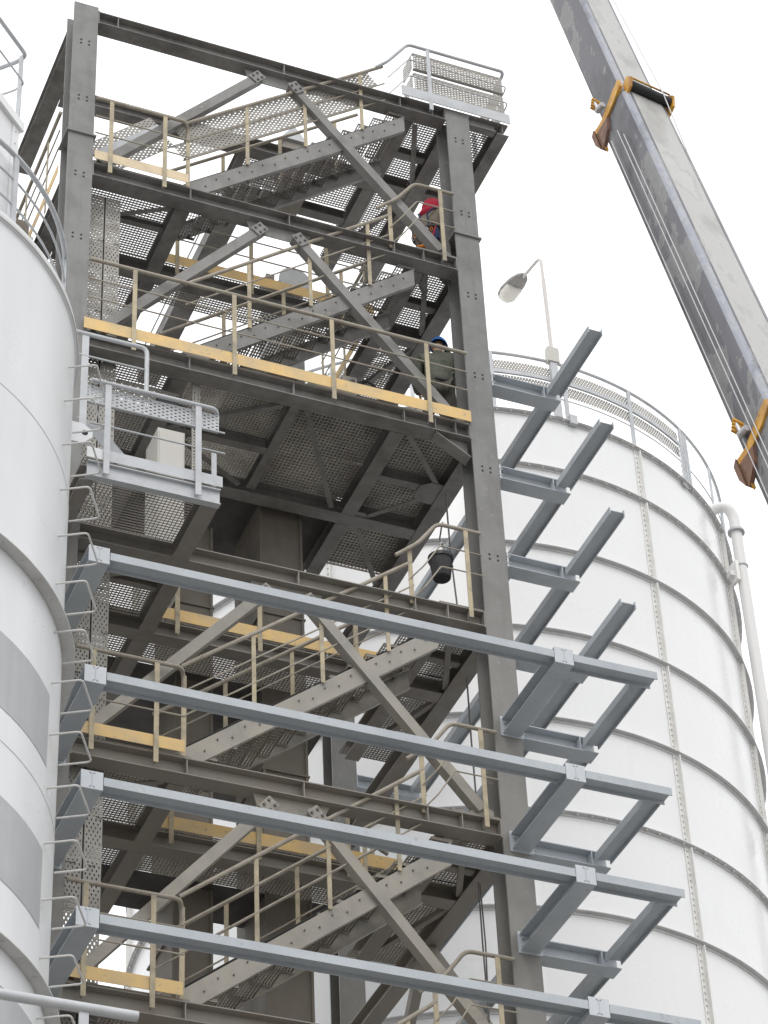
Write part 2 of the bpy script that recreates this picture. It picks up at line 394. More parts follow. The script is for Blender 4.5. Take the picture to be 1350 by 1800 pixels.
# wind bracing in plan under the floors
def angle(p0, p1, a=.07, parent=tower, name='plan_brace', mat=None):
    MB().prism(lprof(a), p0, p1).build(name, mat or M['old'], parent)
zz_ = BT[2]-HB+.03
for a, b in (((3.25, .27), (4.22, 1.92)), ((4.62, .27), (5.4, 1.12)), ((4.72, 2.0), (5.38, 1.3)), ((4.7, 2.2), (5.35, 3.2)), ((2.95, .25), (1.75, 1.1)), ((1.75, 1.2), (2.95, 1.9))):
    angle((a[0], a[1], zz_), (b[0], b[1], zz_))
for p in ((5.36, 1.2), (4.62, 2.05)):
    MB().plate([(p[0]-.2, p[1]-.1, zz_-.012), (p[0]-.08, p[1]-.2, zz_-.012), (p[0]+.1, p[1]-.2, zz_-.012), (p[0]+.1, p[1]+.2, zz_-.012), (p[0]-.08, p[1]+.2, zz_-.012), (p[0]-.2, p[1]+.1, zz_-.012)], (0, 0, .01)).build('gusset_plate', M['old'], tower)
for k in (0, 1, 3, 4, 5):
    z = BT[k]-HB+.03
    angle((5.02, .3, z), (5.42, 1.38, z)); angle((5.42, 1.65, z), (5.02, 2.7, z))
    if k: angle((.3, .95, z), (1.5, .3, z))
# gratings
def grating(x0, x1, y0, y1, k, **kw):
    g = grate_mb(MB(), x0, x1, y0, y1, ZF[k], **kw).build('floor_grating', M['grate' if k == 2 and x0 > 1.6 else 'tread'], tower); g['kind'] = 'stuff'; return g
grating(4.80, 6.36, .02, 1.42, 0); grating(4.80, 5.66, 1.42, 3.3, 0)
grating(.36, 1.70, .02, 1.42, 1); grating(4.82, 5.39, .02, .35, 1); grating(4.82, 5.49, .36, 1.42, 1); grating(4.82, 5.66, 1.42, 3.3, 1); grating(.36, 4.82, 1.43, 2.15, 1); grating(.05, 1.7, 2.15, 3.4, 1)
grating(.36, 1.62, .02, 1.93, 2); grating(1.63, 3.13, .02, 1.93, 2, t=.011, h=.032); grating(3.14, 4.48, .02, 1.93, 2, t=.013, h=.027, pitch=.054, pc=.05); grating(4.49, 5.39, .02, .35, 2, t=.013, h=.027, pitch=.054, pc=.05); grating(4.49, 5.49, .36, 1.93, 2, t=.013, h=.027, pitch=.054, pc=.05); grating(4.49, 5.66, 1.94, 3.2, 2, t=.013, h=.027, pitch=.054, pc=.05)
for k in (3, 4, 5, 6):
    grating(.36, 1.70, .02, 1.42, k); grating(4.82, 5.39, .02, .35, k); grating(4.82, 5.49, .36, 1.42, k); grating(4.82, 5.66, 1.42, 3.3, k); grating(.36, 4.82, 1.43, 2.3, k)
    grating(.05, 1.7, 2.3, 3.4, k)
# worn sheets added on the long floor to block sky seen through the grating
for x0, x1, y0, y1 in ((3.16, 4.445, .06, 1.2), (3.14, 4.45, 1.215, 1.92), (4.46, 5.49, .36, 1.24), (4.465, 5.50, 1.255, 1.93), (4.50, 5.50, 1.95, 3.15), (2.3, 3.1, .3, 1.3)):
    MB().box(x0, x1, y0, y1, ZF[2]+.003, ZF[2]+.012).build('added_floor_sheet', M['sheet'], tower)
grating(3.0, 4.82, 1.64, 2.3, 0)
ibeam('cross_beam', tower, (2.95, 2.38, BT[0]-.1), (4.8, 2.38, BT[0]-.1), .18, .14, M['old'])
ibeam('cross_beam', tower, (2.98, 1.64, BT[0]-.1), (2.98, 2.3, BT[0]-.1), .18, .12, M['old'], up=(0, 0, 1))
# solid plates on the rear part, added to keep the space below dark
for k in (2, 3, 4, 5, 6):
    MB().box(.05, 4.47, 2.14 if k == 2 else 2.32, {2: 4.2, 3: 4.94}.get(k, 3.1), BT[k]+.004, BT[k]+.014).build('floor_plate', M['darkplate'], tower)
# chevron braces with gusset plates
def bolts_on(pts, parent, r=.018):
    mb = MB()
    for p in pts: mb.tube([(p[0], p[1]-.022, p[2]), (p[0], p[1], p[2])], r, 6)
    mb.build('bolt', M['bolt'], parent, kind='stuff')
for k in (0, 1, 3, 4, 5):
    zt = BT[k]-HB; zb = BT[k+1]
    A1, B1 = (3.12, .105, zt-.12), (5.20, .105, zb+.13)
    A2, B2 = (2.66, .105, zt-.12), (.46, .105, zb+.08)
    for a, b in ((A1, B1), (A2, B2)):
        av, bv = Vector(a), Vector(b); d = (bv-av).normalized()
        br = MB().bar(av, bv, .13, .13, up=(0, -1, 0)).build('diagonal_brace', M['brace'], tower)
        MB().bar(av-d*.12, av+d*.1, .012, .15, up=(0, -1, 0)) if False else None
        q = av - d*.02
        sd = Vector((d.z, 0, -d.x))
        gp = MB().plate([q-sd*.08+Vector((0, -.085, 0)), q+sd*.08+Vector((0, -.085, 0)), q+sd*.08+d*.2+Vector((0, -.085, 0)), q-sd*.08+d*.2+Vector((0, -.085, 0))], (0, .012, 0)).build('splice_plate', M['brace'], br)
        bolts_on([q+sd*s_+d*t_+Vector((0, -.085, 0)) for s_ in (-.045, .045) for t_ in (.05, .14)], br)
    g = MB().plate([(2.45, .10, zt), (3.35, .10, zt), (3.28, .10, zt-.16), (3.12, .10, zt-.2), (2.66, .10, zt-.2), (2.5, .10, zt-.16)], (0, .012, 0)).build('gusset_plate', M['brace'], tower)
    MB().plate([(4.96, .10, zb+.001), (5.36, .10, zb+.001), (5.36, .10, zb+.16), (5.2, .10, zb+.24)], (0, .012, 0)).build('gusset_plate', M['brace'], tower)
    MB().plate([(.36, .10, zb+.001), (.72, .10, zb+.001), (.5, .10, zb+.2), (.36, .10, zb+.14)], (0, .012, 0)).build('gusset_plate', M['brace'], tower)
# top platform overhang to the right
z = BT[0]
ibeam('edge_beam', tower, (6.27, .0, z-HB/2), (6.27, 1.44, z-HB/2), HB, .18, M['old'])
ibeam('cross_beam', tower, (5.76, .06, z-.1), (6.17, .06, z-.1), .18, .12, M['old'])
ibeam('cross_beam', tower, (5.68, 1.53, z-.1), (6.36, 1.53, z-.1), .18, .16, M['old'])
angle((5.75, .2, z-.16), (6.2, 1.3, z-.16))
MB().box(4.72, 6.37, -.062, -.05, z-.02, z+.17).build('toe_plate', M['galv'], tower)
# rear bracing and lower rear struts seen through the open storeys
for k in (4, 5, 6):
    MB().bar((2.5, 5.1, BT[k]-.2), (.4, 5.1, BT[k+1]+.1), .12, .12, up=(0, -1, 0)).build('diagonal_brace', M['old'], tower)
    MB().bar((3.1, 5.1, BT[k]-.2), (5.3, 5.1, BT[k+1]+.1), .12, .12, up=(0, -1, 0)).build('diagonal_brace', M['old'], tower)
    MB().bar((5.56, 2.7, BT[k]-.2), (5.56, 4.9, BT[k+1]+.1), .12, .12, up=(1, 0, 0)).build('diagonal_brace', M['old'], tower)
    MB().bar((5.56, 2.5, BT[k]-.2), (5.56, .4, BT[k+1]+.1), .1, .1, up=(1, 0, 0)).build('diagonal_brace', M['old'], tower)

# ------------------------------------------------------------------ bucket elevator shafts inside the tower
def shaft(x0, x1, y0, y1, z1, label, seams=True):
    t = thing('elevator_shaft', label, 'elevator casing', ((x0+x1)/2, (y0+y1)/2, 0), 'elevator casings inside the tower')
    MB().box(x0, x1, y0, y1, 0, z1).build('casing', M['shaft'], t)
    zz = 2.0
    while zz < z1:
        MB().box(x0-.03, x1+.03, y0-.03, y1+.03, zz-.012, zz+.012).build('joint_flange', M['shaft'], t); zz += 2.4
    for x in (x0, x1): MB().box(x-.02, x+.012, y0-.022, y0-.002, 0, z1).build('corner_angle', M['shaft'], t)
    return t
shaft(3.42, 3.97, 2.3, 3.3, 27.9, 'brown dusty steel elevator casing, the right one of two inside the tower')
shaft(2.34, 2.80, 2.45, 3.3, 24.9, 'brown dusty steel elevator casing, the left one of two inside the tower')
# elevator head with round cover above the back walkway
t = thing('drive_housing', 'pale grey drum shaped drive housing showing behind the upper stair rails', 'drive housing', (3.8, 2.8, 28.0))
MB().box(3.74, 4.16, 2.45, 3.1, 27.9, 29.52).build('housing', M['pulley'], t)
MB().tube([(3.98, 2.3, 29.62), (3.98, 3.1, 29.62)], .21, 28).build('drum_cover', M['pulley'], t, smooth=True)
MB().tube([(3.98, 2.27, 29.62), (3.98, 2.3, 29.62)], .235, 28).build('drum_rim', M['galv'], t, smooth=True)
MB().box(3.60, 3.72, 2.4, 2.7, 29.35, 29.75).build('motor_box', M['drum'], t)
t = thing('vent_hood', 'small grey gabled hood box behind the topmost stair stringer', 'hood', (3.92, 2.0, 31.4))
MB().box(3.75, 4.05, 2.0, 2.4, 31.0, 32.15).build('hood_body', M['drum'], t)
MB().plate([(3.70, 1.95, 32.15), (4.10, 1.95, 32.15), (3.90, 1.95, 32.45)], (0, .5, 0)).build('gable_roof', M['galv'], t)

# ------------------------------------------------------------------ stairs
SL = .785
X0, X1 = 1.67, 4.80
names = {0: 'topmost flight of grating stairs rising to the uppermost landing', 1: 'second flight of stairs from the top, rising behind the long yellow toe board',
         3: 'flight of stairs in the storey between the two uppermost new blue grey front beams', 4: 'flight of stairs just above the lowest new blue grey front beam', 5: 'lowest flight of stairs, only its top end in view'}
tread_me = None
def staircase(k):
    zb = ZF[k+1]; t = thing('staircase', names[k], 'staircase', (X0, .55, zb), 'stair flights inside the tower')
    f = lambda x: zb+.17+SL*(x-X0)      # top edge of the stringer
    n = math.hypot(1, SL)
    for y, sg, lab in ((.10, 1, 'near'), (1.0, -1, 'far')):
        xa = X0-.08; dz = .23*n; xc = X0+(dz-.17+.004)/SL
        mb = MB().plate([(xa, y, zb+.004), (xc, y, zb+.004), (X1, y, f(X1)-dz), (X1, y, f(X1)), (xa, y, f(xa))], (0, sg*.009, 0))
        for q0, q1, o_ in (((xa, f(xa)), (X1, f(X1)), -.005), ((xc, zb+.004), (X1, f(X1)-dz), .005)):
            mb.bar((q0[0], y+sg*.034, q0[1]+o_), (q1[0], y+sg*.034, q1[1]+o_), .05, .009)
        st = mb.build('stringer', M['brace'], t)
        if sg == 1:
            mb = MB()
            for i in range(9):
                x = X0+.22+i*.325
                for dx, dz in ((0, -.115), (.15, -.05)):
                    mb.tube([(x+dx, y-.018, f(x+dx)+dz-.05), (x+dx, y-.001, f(x+dx)+dz-.05)], .011, 6)
            mb.build('bolt', M['bolt'], st, kind='stuff')
    MB().tube([(X0, .145, f(X0)+.035), (X1-.2, .145, f(X1-.2)+.035)], .012, 6).build('cable', M['rubber'], t, smooth=True)
    # treads: all share one mesh
    global tread_me
    for i in range(13):
        x = X0+.12+i*.232; zt = zb+.212*(i+.55)
        if tread_me is None:
            mb = MB(); grate_mb(mb, x, x+.25, .112, .988, zt, pitch=.055, h=.028, t=.006, pc=.034, hx=.010)
            mb.box(x-.004, x, .112, .988, zt-.045, zt); mb.box(x+.25, x+.254, .112, .988, zt-.03, zt)
            mb.box(x, x+.25, .112, .118, zt-.035, zt); mb.box(x, x+.25, .982, .988, zt-.05, zt)
            o = mb.build('tread', M['tread'], t); tread_me = (o.data, Vector((x, .55, zt)), wloc(o)); continue
        o = bpy.data.objects.new('tread', tread_me[0]); COL.objects.link(o); o.parent = t
        o.location = tread_me[2] + Vector((x, .55, zt))-tread_me[1] - wloc(t)
    # handrails
    for y, front in ((.075, True), (1.03, False)):
        xs = (2.47, 3.31, 4.15)
        rt = lambda x: f(x)+1.13
        p0 = (1.60, y, rt(1.60)); p1 = (4.50, y, rt(4.50))
        MB().tube([p0, p1], .025, 10).build('handrail', M['rail'], t, smooth=True)
        for dz in (-.36, -.70): MB().tube([(1.62, y, rt(1.62)+dz), (4.52, y, rt(4.52)+dz)], .011, 8).build('mid_rail', M['rail'], t, smooth=True)
        for x in xs: MB().box(x-.025, x+.025, y-.006, y+.006, f(x)-.02, rt(x)).build('rail_post', M['post'], t)
    return t
for k in (0, 1, 3, 4, 5): staircase(k)

# ------------------------------------------------------------------ guard rails of the tower
def post(t, x, y, zf, ht=1.13, drop=.21, mat='post', axis='x', brk=True):
    if axis == 'x':
        p = MB().box(x-.028, x+.028, y-.006, y+.006, zf-drop, zf+ht).build('post', M[mat], t)
        if brk: MB().plate([(x-.012, y+.008, zf-.2), (x-.012, y+.07, zf-.2), (x-.012, y+.07, zf-.12), (x-.012, y+.008, zf-.02)], (.012, 0, 0)).build('bracket', M['old'], p)
    else: p = MB().box(x-.006, x+.006, y-.028, y+.028, zf-drop, zf+ht).build('post', M[mat], t)
    return p
G = 'guard rails round the tower floors'
def rail_left(k, label, toe='toe'):
    z = ZF[k]; t = thing('guard_rail', label, 'guard rail', (1.0, -.05, z), G); y = -.045
    MB().tube([(.34, y, z+1.14), (1.57, y, z+1.14), (1.63, .07, z+1.12), (1.64, .085, z+.9)], .025, 10, bend=.09).build('top_rail', M['rail'], t, smooth=True)
    for dz in (.80, .48): MB().tube([(.34, y, z+dz), (1.62, y, z+dz)], .010, 8).build('mid_rail', M['rail'], t, smooth=True)
    for x in (.55, 1.28): post(t, x, y-.012, z)
    post(t, 1.64, .08, z, drop=.02, brk=False)
    MB().box(.345, 1.61, y+.0, y+.007, z+.0, z+.155).build('toe_board', M[toe], t)
rail_left(1, 'short guard rail with a faded pale toe board at the upper left', 'toefade')
rail_left(4, 'short guard rail with yellow toe board at the left, behind the second new front beam')
rail_left(5, 'short guard rail with mustard toe board behind the lowest front beam')
def rail_right(k, label):
    z = ZF[k]; t = thing('guard_rail', label, 'guard rail', (5.0, -.05, z), G); y = -.045
    MB().tube([(4.30, .07, z+.60), (4.57, -.0, z+.80), (4.82, y, z+1.14), (5.395, y, z+1.14)], .025, 10, bend=.09).build('top_rail', M['rail'], t, smooth=True)
    for dz in (.80, .48): MB().tube([(4.45, .07, z+dz-.55), (4.62, y, z+dz-.36), (4.84, y, z+dz), (5.395, y, z+dz)], .010, 8, bend=.03).build('mid_rail', M['rail'], t, smooth=True)
    post(t, 5.19, y-.012, z); post(t, 4.48, .06, z, ht=.72, drop=.1, brk=False)
rail_right(1, 'kinked guard rail in front of the person with the red hood')
rail_right(3, 'kinked guard rail with the black bucket hanging behind it')
rail_right(4, 'kinked guard rail at the right end, between the second and third new front beams')
rail_right(5, 'lowest kinked guard rail at the right end, above the lowest new front beam')
z = ZF[2]; y = -.045
t = thing('guard_rail', 'long guard rail with yellow toe board across the tower front', 'guard rail', (2.9, -.05, z), G)
MB().tube([(.34, y, z+1.16), (5.395, y, z+1.16)], .025, 10).build('top_rail', M['rail'], t, smooth=True)
for dz in (.83, .51): MB().tube([(.34, y, z+dz), (5.395, y, z+dz)], .010, 8).build('mid_rail', M['rail'], t, smooth=True)
for x in (.92, 2.22, 3.53, 4.83): post(t, x, y-.012, z, ht=1.15)
MB().box(.29, 5.40, y, y+.007, z-.02, z+.16).build('toe_board', M['toe'], t)
# top platform rail
z = ZF[0]
t = thing('guard_rail', 'topmost grey guard rail with perforated strips on the overhanging platform', 'guard rail', (5.6, -.05, z), G)
MB().tube([(4.40, .05, z+.50), (4.55, .0, z+.62), (4.86, y, z+1.06), (6.33, y, z+1.06), (6.36, .02, z+1.05), (6.36, .35, z+1.05)], .025, 10, bend=.08).build('top_rail', M['galv'], t, smooth=True)
for dz in (.74, .40): MB().tube([(4.55, .0, z+dz-.45), (4.86, y, z+dz), (6.36, y, z+dz), (6.38, .05, z+dz), (6.38, .9, z+dz)], .010, 8, bend=.03).build('mid_rail', M['galv'], t, smooth=True)
post(t, 5.16, y-.012, z, ht=1.05, mat='galv')
post(t, 6.37, .75, z, ht=1.0, drop=.1, mat='galv', axis='y')
MB().bar((6.30, .95, z-.1), (6.30, .95, z+.75), .05, .05).build('post', M['galv'], t)
# back walkway rails (yellow toe boards) on the stair side
def rail_back(k, label, posts, x0=1.74, x1=4.78):
    z = ZF[k]; t = thing('guard_rail', label, 'guard rail', (3.2, 1.42, z), G); y = 1.41
    if k == 1:
        MB().tube([(x0, y, z+1.13), (x1, y, z+1.13)], .022, 10).build('top_rail', M['rail'], t, smooth=True)
        for dz in (.80, .48): MB().tube([(x0, y, z+dz), (x1, y, z+dz)], .010, 8).build('mid_rail', M['rail'], t, smooth=True)
    for x in posts: post(t, x, y-.012, z, ht=1.12 if k == 1 else .75, brk=False)
    MB().box(x0, x1, y, y+.007, z-.0, z+.17).build('toe_board', M['toe'], t)
rail_back(1, 'back guard rail with yellow toe board behind the upper stairs against the sky', (1.95, 3.0, 4.1))
rail_back(3, 'back rail with yellow toe board just below the highest new front beam', (2.0, 3.05, 4.3))
rail_back(4, 'back rail with patchy yellow toe board below the third new front beam', (1.95, 3.0, 4.1))
# rails on the far side of the lower shafts
for k, lab in ((4, 'dusty rail tube far back above the third new front beam'), (5, 'dusty back rail tube low behind the stairs near the bottom edge')):
    z = ZF[k]; t = thing('guard_rail', lab, 'guard rail', (3.6, 1.9, z), G)
    MB().tube([(2.75, 1.75, z+.55), (4.55, 1.75, z+.55), (4.75, 1.75, z+.45)], .025, 10, bend=.08).build('top_rail', M['rail'], t, smooth=True)
    for x in (3.15, 4.55): MB().box(x-.025, x+.025, 1.742, 1.755, z, z+.55).build('post', M['post'], t)
t = thing('guard_rail', 'side guard rail running back along the right walkway near the red hood person', 'guard rail', (4.78, 2.5, ZF[1]), G)
z = ZF[1]
MB().tube([(4.78, 1.62, z+1.14), (4.78, 3.35, z+1.14)], .025, 10).build('top_rail', M['rail'], t, smooth=True)
for dz in (.80, .48): MB().tube([(4.78, 1.62, z+dz), (4.78, 3.35, z+dz)], .010, 8).build('mid_rail', M['rail'], t, smooth=True)
for y_ in (1.7, 2.5, 3.3): post(t, 4.78, y_, z, axis='y')
MB().box(4.776, 4.783, 1.62, 3.35, z, z+.15).build('toe_board', M['toe'], t)
# left side rails
t = thing('guard_rail', 'side guard rail running back beside the left column near the top', 'guard rail', (.0, 1.5, ZF[1]), G)
z = ZF[1]
MB().tube([(-.02, .36, z+1.14), (-.02, 2.9, z+1.14)], .025, 10).build('top_rail', M['rail'], t, smooth=True)
for dz in (.80, .48): MB().tube([(-.02, .36, z+dz), (-.02, 2.9, z+dz)], .010, 8).build('mid_rail', M['rail'], t, smooth=True)
for y_ in (.9, 1.9): post(t, -.02, y_, z, axis='y')
MB().box(-.025, -.018, .36, 2.9, z, z+.15).build('toe_board', M['toe'], t)

# ------------------------------------------------------------------ cable trays
t = thing('cable_tray', 'tall pair of perforated vertical cable trays beside the left tower column', 'cable tray', (.6, .3, 14))
for i, x in enumerate((.40, .615)):
    z0, z1 = 13.2, 28.15; n = int((z1-z0)/.049)
    p = perforated(MB(), (x, .30, z0), (1, 0, 0), (0, 0, 1), 4, n, cell=.049, lip=(0, .05, 0), hu=.014, hv=.028).build('perforated_panel', M['tray'], t)
    p['kind'] = 'stuff'
    mb = MB(); zz = z0+.5; k = 0
    while zz < z1-.3:
        xx = x+(.04 if k % 2 else .12)
        mb.tube([(xx, .295, zz), (xx+.02, .28, zz-.02), (xx+.06, .28, zz-.02), (xx+.08, .295, zz+.01)], .004, 5); zz += .62; k += 1
    mb.build('cable_tie', M['rubber'], p, kind='stuff')
MB().box(.603, .612, .30, .33, 13.2, 28.15).build('cable', M['rubber'], t)
t = thing('cable_tray', 'perforated cable trays in two strips along the topmost stair rail', 'cable tray', (3, .15, 30))
f0 = lambda x: ZF[1]+.17+SL*(x-X0)
d = Vector((1, 0, SL)).normalized(); pu = Vector((-SL, 0, 1)).normalized()
for off in (.84, .50):
    o = Vector((1.60, .125, f0(1.60)+off)); L_ = (4.47-1.60)*math.hypot(1, SL)
    p = perforated(MB(), o, pu, d, 5, int(L_/.05), cell=.05, hu=.017, hv=.026, lip=(0, .05, 0)).build('perforated_panel', M['tray'], t); p['kind'] = 'stuff'
    MB().bar(o+pu*.25+Vector((0, .02, 0)), o+pu*.25+d*L_+Vector((0, .02, 0)), .04, .008, up=pu).build('tray_edge', M['galv'], t)
for off in (.62, .20):
    z0 = ZF[0]+off
    p = perforated(MB(), (4.95, .0, z0+.02), (0, 0, 1), (1, 0, 0), 7, 30, cell=.046, hu=.013, hv=.019, lip=(0, .05, 0)).build('perforated_panel', M['tray'], t); p['kind'] = 'stuff'
    p = perforated(MB(), (4.94, .02, z0+.02), (0, 0, 1), (0, 1, 0), 7, 7, cell=.046, hu=.013, hv=.019).build('perforated_panel', M['tray'], t); p['kind'] = 'stuff'
    p = perforated(MB(), (6.34, .05, z0+.02), (0, 0, 1), (0, 1, 0), 7, 16, cell=.046, hu=.013, hv=.019).build('perforated_panel', M['tray'], t); p['kind'] = 'stuff'
    MB().box(4.95, 6.33, -.0, .05, z0+.34, z0+.347).build('tray_edge', M['galv'], t)
t = thing('cable_tray', 'sloping perforated tray with a plain middle band at the foot of the topmost stairs', 'cable tray', (1.0, .4, 29))
o = Vector((.42, .38, 28.98)); d2 = Vector((.82, 0, .86)).normalized(); pu2 = Vector((-.86, 0, .82)).normalized()
d2 = Vector((1, 0, .98)).normalized(); pu2 = Vector((-.98, 0, 1)).normalized()
p = perforated(MB(), o, pu2, d2, 3, 25, cell=.05, hu=.016, hv=.024).build('perforated_panel', M['tray'], t); p['kind'] = 'stuff'
MB().frame(o+d2*.62-pu2*.10, d2*.62, pu2*.098, Vector((0, .02, 0))).build('plain_cover', M['galv'], t)
p = perforated(MB(), o-pu2*.40+d2*.05, pu2, d2, 4, 23, cell=.05, hu=.018, hv=.026).build('perforated_panel', M['tray'], t); p['kind'] = 'stuff'
t = thing('cable_tray', 'narrow perforated strip hanging from the long front beam above the access platform', 'cable tray', (1.72, .25, 24.4))
p = perforated(MB(), (1.78, .25, 23.75), (1, 0, 0), (0, 0, 1), 2, 33, cell=.05, hu=.018, hv=.026, stag=False, lip=(0, .04, 0)).build('perforated_panel', M['tray'], t); p['kind'] = 'stuff'
t = thing('cable_tray', 'short level perforated tray under the long front beam beside the vertical trays', 'cable tray', (1.2, .45, 25.1))
p = perforated(MB(), (.86, .42, 24.95), (0, 0, 1), (1, 0, 0), 4, 16, cell=.05, hu=.017, hv=.026, lip=(0, .04, 0)).build('perforated_panel', M['tray'], t); p['kind'] = 'stuff'

# ------------------------------------------------------------------ new grey extension frames
YF = -1.47
def laid(name, parent, p0, p1):
    return ibeam(name, parent, p0, p1, .20, .10, M['new'], up=(0, 1, 0) if abs(p0[0]-p1[0]) > .01 else (1, 0, 0), tf=.012, tw=.009)
def cantilever(t, x, zb):
    c = ibeam('cantilever_beam', t, (x, YF+.012, zb+.105), (x, -.015, zb+.105), .21, .228, M['new'], tf=.012, tw=.009)
    e = MB().box(x-.116, x+.116, YF, YF+.012, zb-.002, zb+.212).build('end_plate', M['plate'], t)
    mb = MB().box(x-.004, x+.004, YF-.0025, YF-.0005, zb+.03, zb+.18)
    mb.build('weld_line', M['new'], e)
    mb = MB()
    for s in (-1, 1):
        for z_, q in ((zb+.028, 1), (zb+.182, -1)):
            mb.bar((x+s*.010, YF-.002, z_+q*.004), (x+s*.030, YF-.002, z_-q*.012), .005, .002, up=(0, 1, 0))
    mb.build('weld_mark', M['hole'], e)
    fp = MB().box(x-.135, x+.135, -.014, -.001, zb-.03, zb+.24).build('foot_plate', M['new'], t)
    mb = MB()
    for sx in (-.085, .085):
        for z_ in (zb+.06, zb+.15): mb.tube([(x+sx, -.04, z_), (x+sx, -.014, z_)], .014, 6)
    mb.build('bolt', M['galv'], fp, kind='stuff')
desc = {'A': 'uppermost', 'B': 'second from the top', 'C': 'third from the top', 'D': 'fourth from the top', 'F': 'first', 'G': 'second', 'H': 'third', 'I': 'fourth, cut by the bottom edge', 'J': 'hidden'}
def ext_frame(key, front):
    zb = ZB[key]
    if front: lab = {'F': 'grey steel extension frame with the highest of the long front beams', 'G': 'grey steel extension frame with the second highest long front beam', 'H': 'grey steel extension frame with the third highest long front beam', 'I': 'grey steel extension frame with the lowest long front beam at the bottom edge'}[key]
    else: lab = {'A': 'topmost grey side bracket with a beam jutting forward before the street lamp pole', 'B': 'grey side bracket, second from the top, its beam end jutting over the tank rim', 'C': 'grey side bracket, third from the top, jutting over the white tank', 'D': 'grey side bracket just above the highest long front beam'}[key]
    t = thing('extension_frame', lab, 'steel frame', (5.75, 0, zb), 'new grey steel frames bolted to the tower side')
    # side beam at the front column
    ibeam('side_beam', t, (5.775, .11, zb+.10), (6.735, .11, zb+.10), .20, .22, M['new'], tf=.012, tw=.009)
    MB().box(5.755, 5.775, -.005, .225, zb-.01, zb+.21).build('foot_plate', M['plate'], t)
    MB().box(6.50, 6.512, .0, .10, zb+.012, zb+.188).build('stiffener', M['new'], t)
    ibeam('side_beam', t, (5.775, 5.1, zb+.10), (6.735, 5.1, zb+.10), .20, .22, M['new'], tf=.012, tw=.009)
    MB().box(5.755, 5.775, 4.98, 5.22, zb-.01, zb+.21).build('foot_plate', M['plate'], t)
    mb = MB()
    for z_ in (zb+.05, zb+.15): mb.tube([(5.745, .0, z_), (5.80, .0, z_)], .013, 6)
    mb.build('bolt', M['galv'], t, kind='stuff')
    yf = -1.262
    laid('outer_beam', t, (6.64, yf, zb+.105), (6.64, -.002, zb+.105))
    laid('outer_beam', t, (6.64, .222, zb+.105), (6.64, 4.985, zb+.105))
    if front:
        laid('front_beam', t, (.279, YF+.10, zb+.11), (5.49, YF+.10, zb+.11))
        laid('front_beam', t, (5.735, YF+.10, zb+.11), (6.785, YF+.10, zb+.11))
        cantilever(t, .155, zb); cantilever(t, 5.613, zb)
    return t
for k in 'ABCD': ext_frame(k, False)
for k in 'FGHI': ext_frame(k, True)

# ------------------------------------------------------------------ access platform at the left
zf = 22.42
t = thing('access_platform', 'light grey access platform with railing and grating at the left of the tower front', 'platform', (.85, -.6, zf))
yA = -1.10
ibeam('edge_beam', t, (.10, yA+.045, zf-.14), (1.66, yA+.045, zf-.14), .22, .09, M['galv'], tf=.012)
ibeam('edge_beam', t, (1.55, yA+.10, zf-.145), (1.55, -.03, zf-.145), .21, .20, M['old'], tf=.012)
ibeam('edge_beam', t, (.12, yA+.10, zf-.145), (.12, -.03, zf-.145), .21, .16, M['old'], tf=.012)
g = grate_mb(MB(), .05, 1.66, yA+.01, -.02, zf, pitch=.046, t=.006, h=.016).build('floor_grating', M['tread'], t); g['kind'] = 'stuff'
MB().box(.08, 1.68, yA-.006, yA, zf+.0, zf+.155).build('toe_board', M['galv'], t)
MB().box(.08, .28, yA-.012, yA-.007, zf+.0, zf+.15).build('toe_plate', M['white'], t)
MB().tube([(.10, yA-.03, zf+1.14), (1.60, yA-.03, zf+1.14), (1.66, yA+.12, zf+1.14), (1.66, yA+.2, zf+1.12)], .027, 10, bend=.08).build('top_rail', M['galv'], t, smooth=True)
for dz in (.80, .49): MB().tube([(.10, yA-.03, zf+dz), (1.70, yA-.03, zf+dz)], .011, 8).build('mid_rail', M['galv'], t, smooth=True)
for x in (.30, 1.38):
    p = MB().box(x-.035, x+.035, yA-.042, yA-.03, zf-.22, zf+1.13).build('post', M['galv'], t)
    MB().box(x-.03, x+.03, yA-.03, yA-.0, zf-.17, zf-.09).build('bracket', M['galv'], p)
MB().box(1.60, 1.66, yA+.14, yA+.152, zf-.05, zf+.62).build('post', M['galv'], t)
MB().tube([(-.14, yA, zf+1.86), (.76, yA, zf+1.86), (.76, yA, zf+1.14)], .027, 12, bend=.09).build('gate_rail', M['galv'], t, smooth=True)
MB().tube([(-.10, yA, zf+1.52), (.75, yA, zf+1.52)], .011, 8).build('mid_rail', M['galv'], t, smooth=True)
MB().box(-.02, .06, yA-.006, yA+.006, zf+.2, zf+1.85).build('post', M['galv'], t)
p = perforated(MB(), (.0, yA+.03, zf+.86), (0, 0, 1), (1, 0, 0), 5, 33, cell=.05, hu=.016, hv=.028, lip=(0, .04, 0)).build('cable_tray', M['galv'], t); p['kind'] = 'stuff'
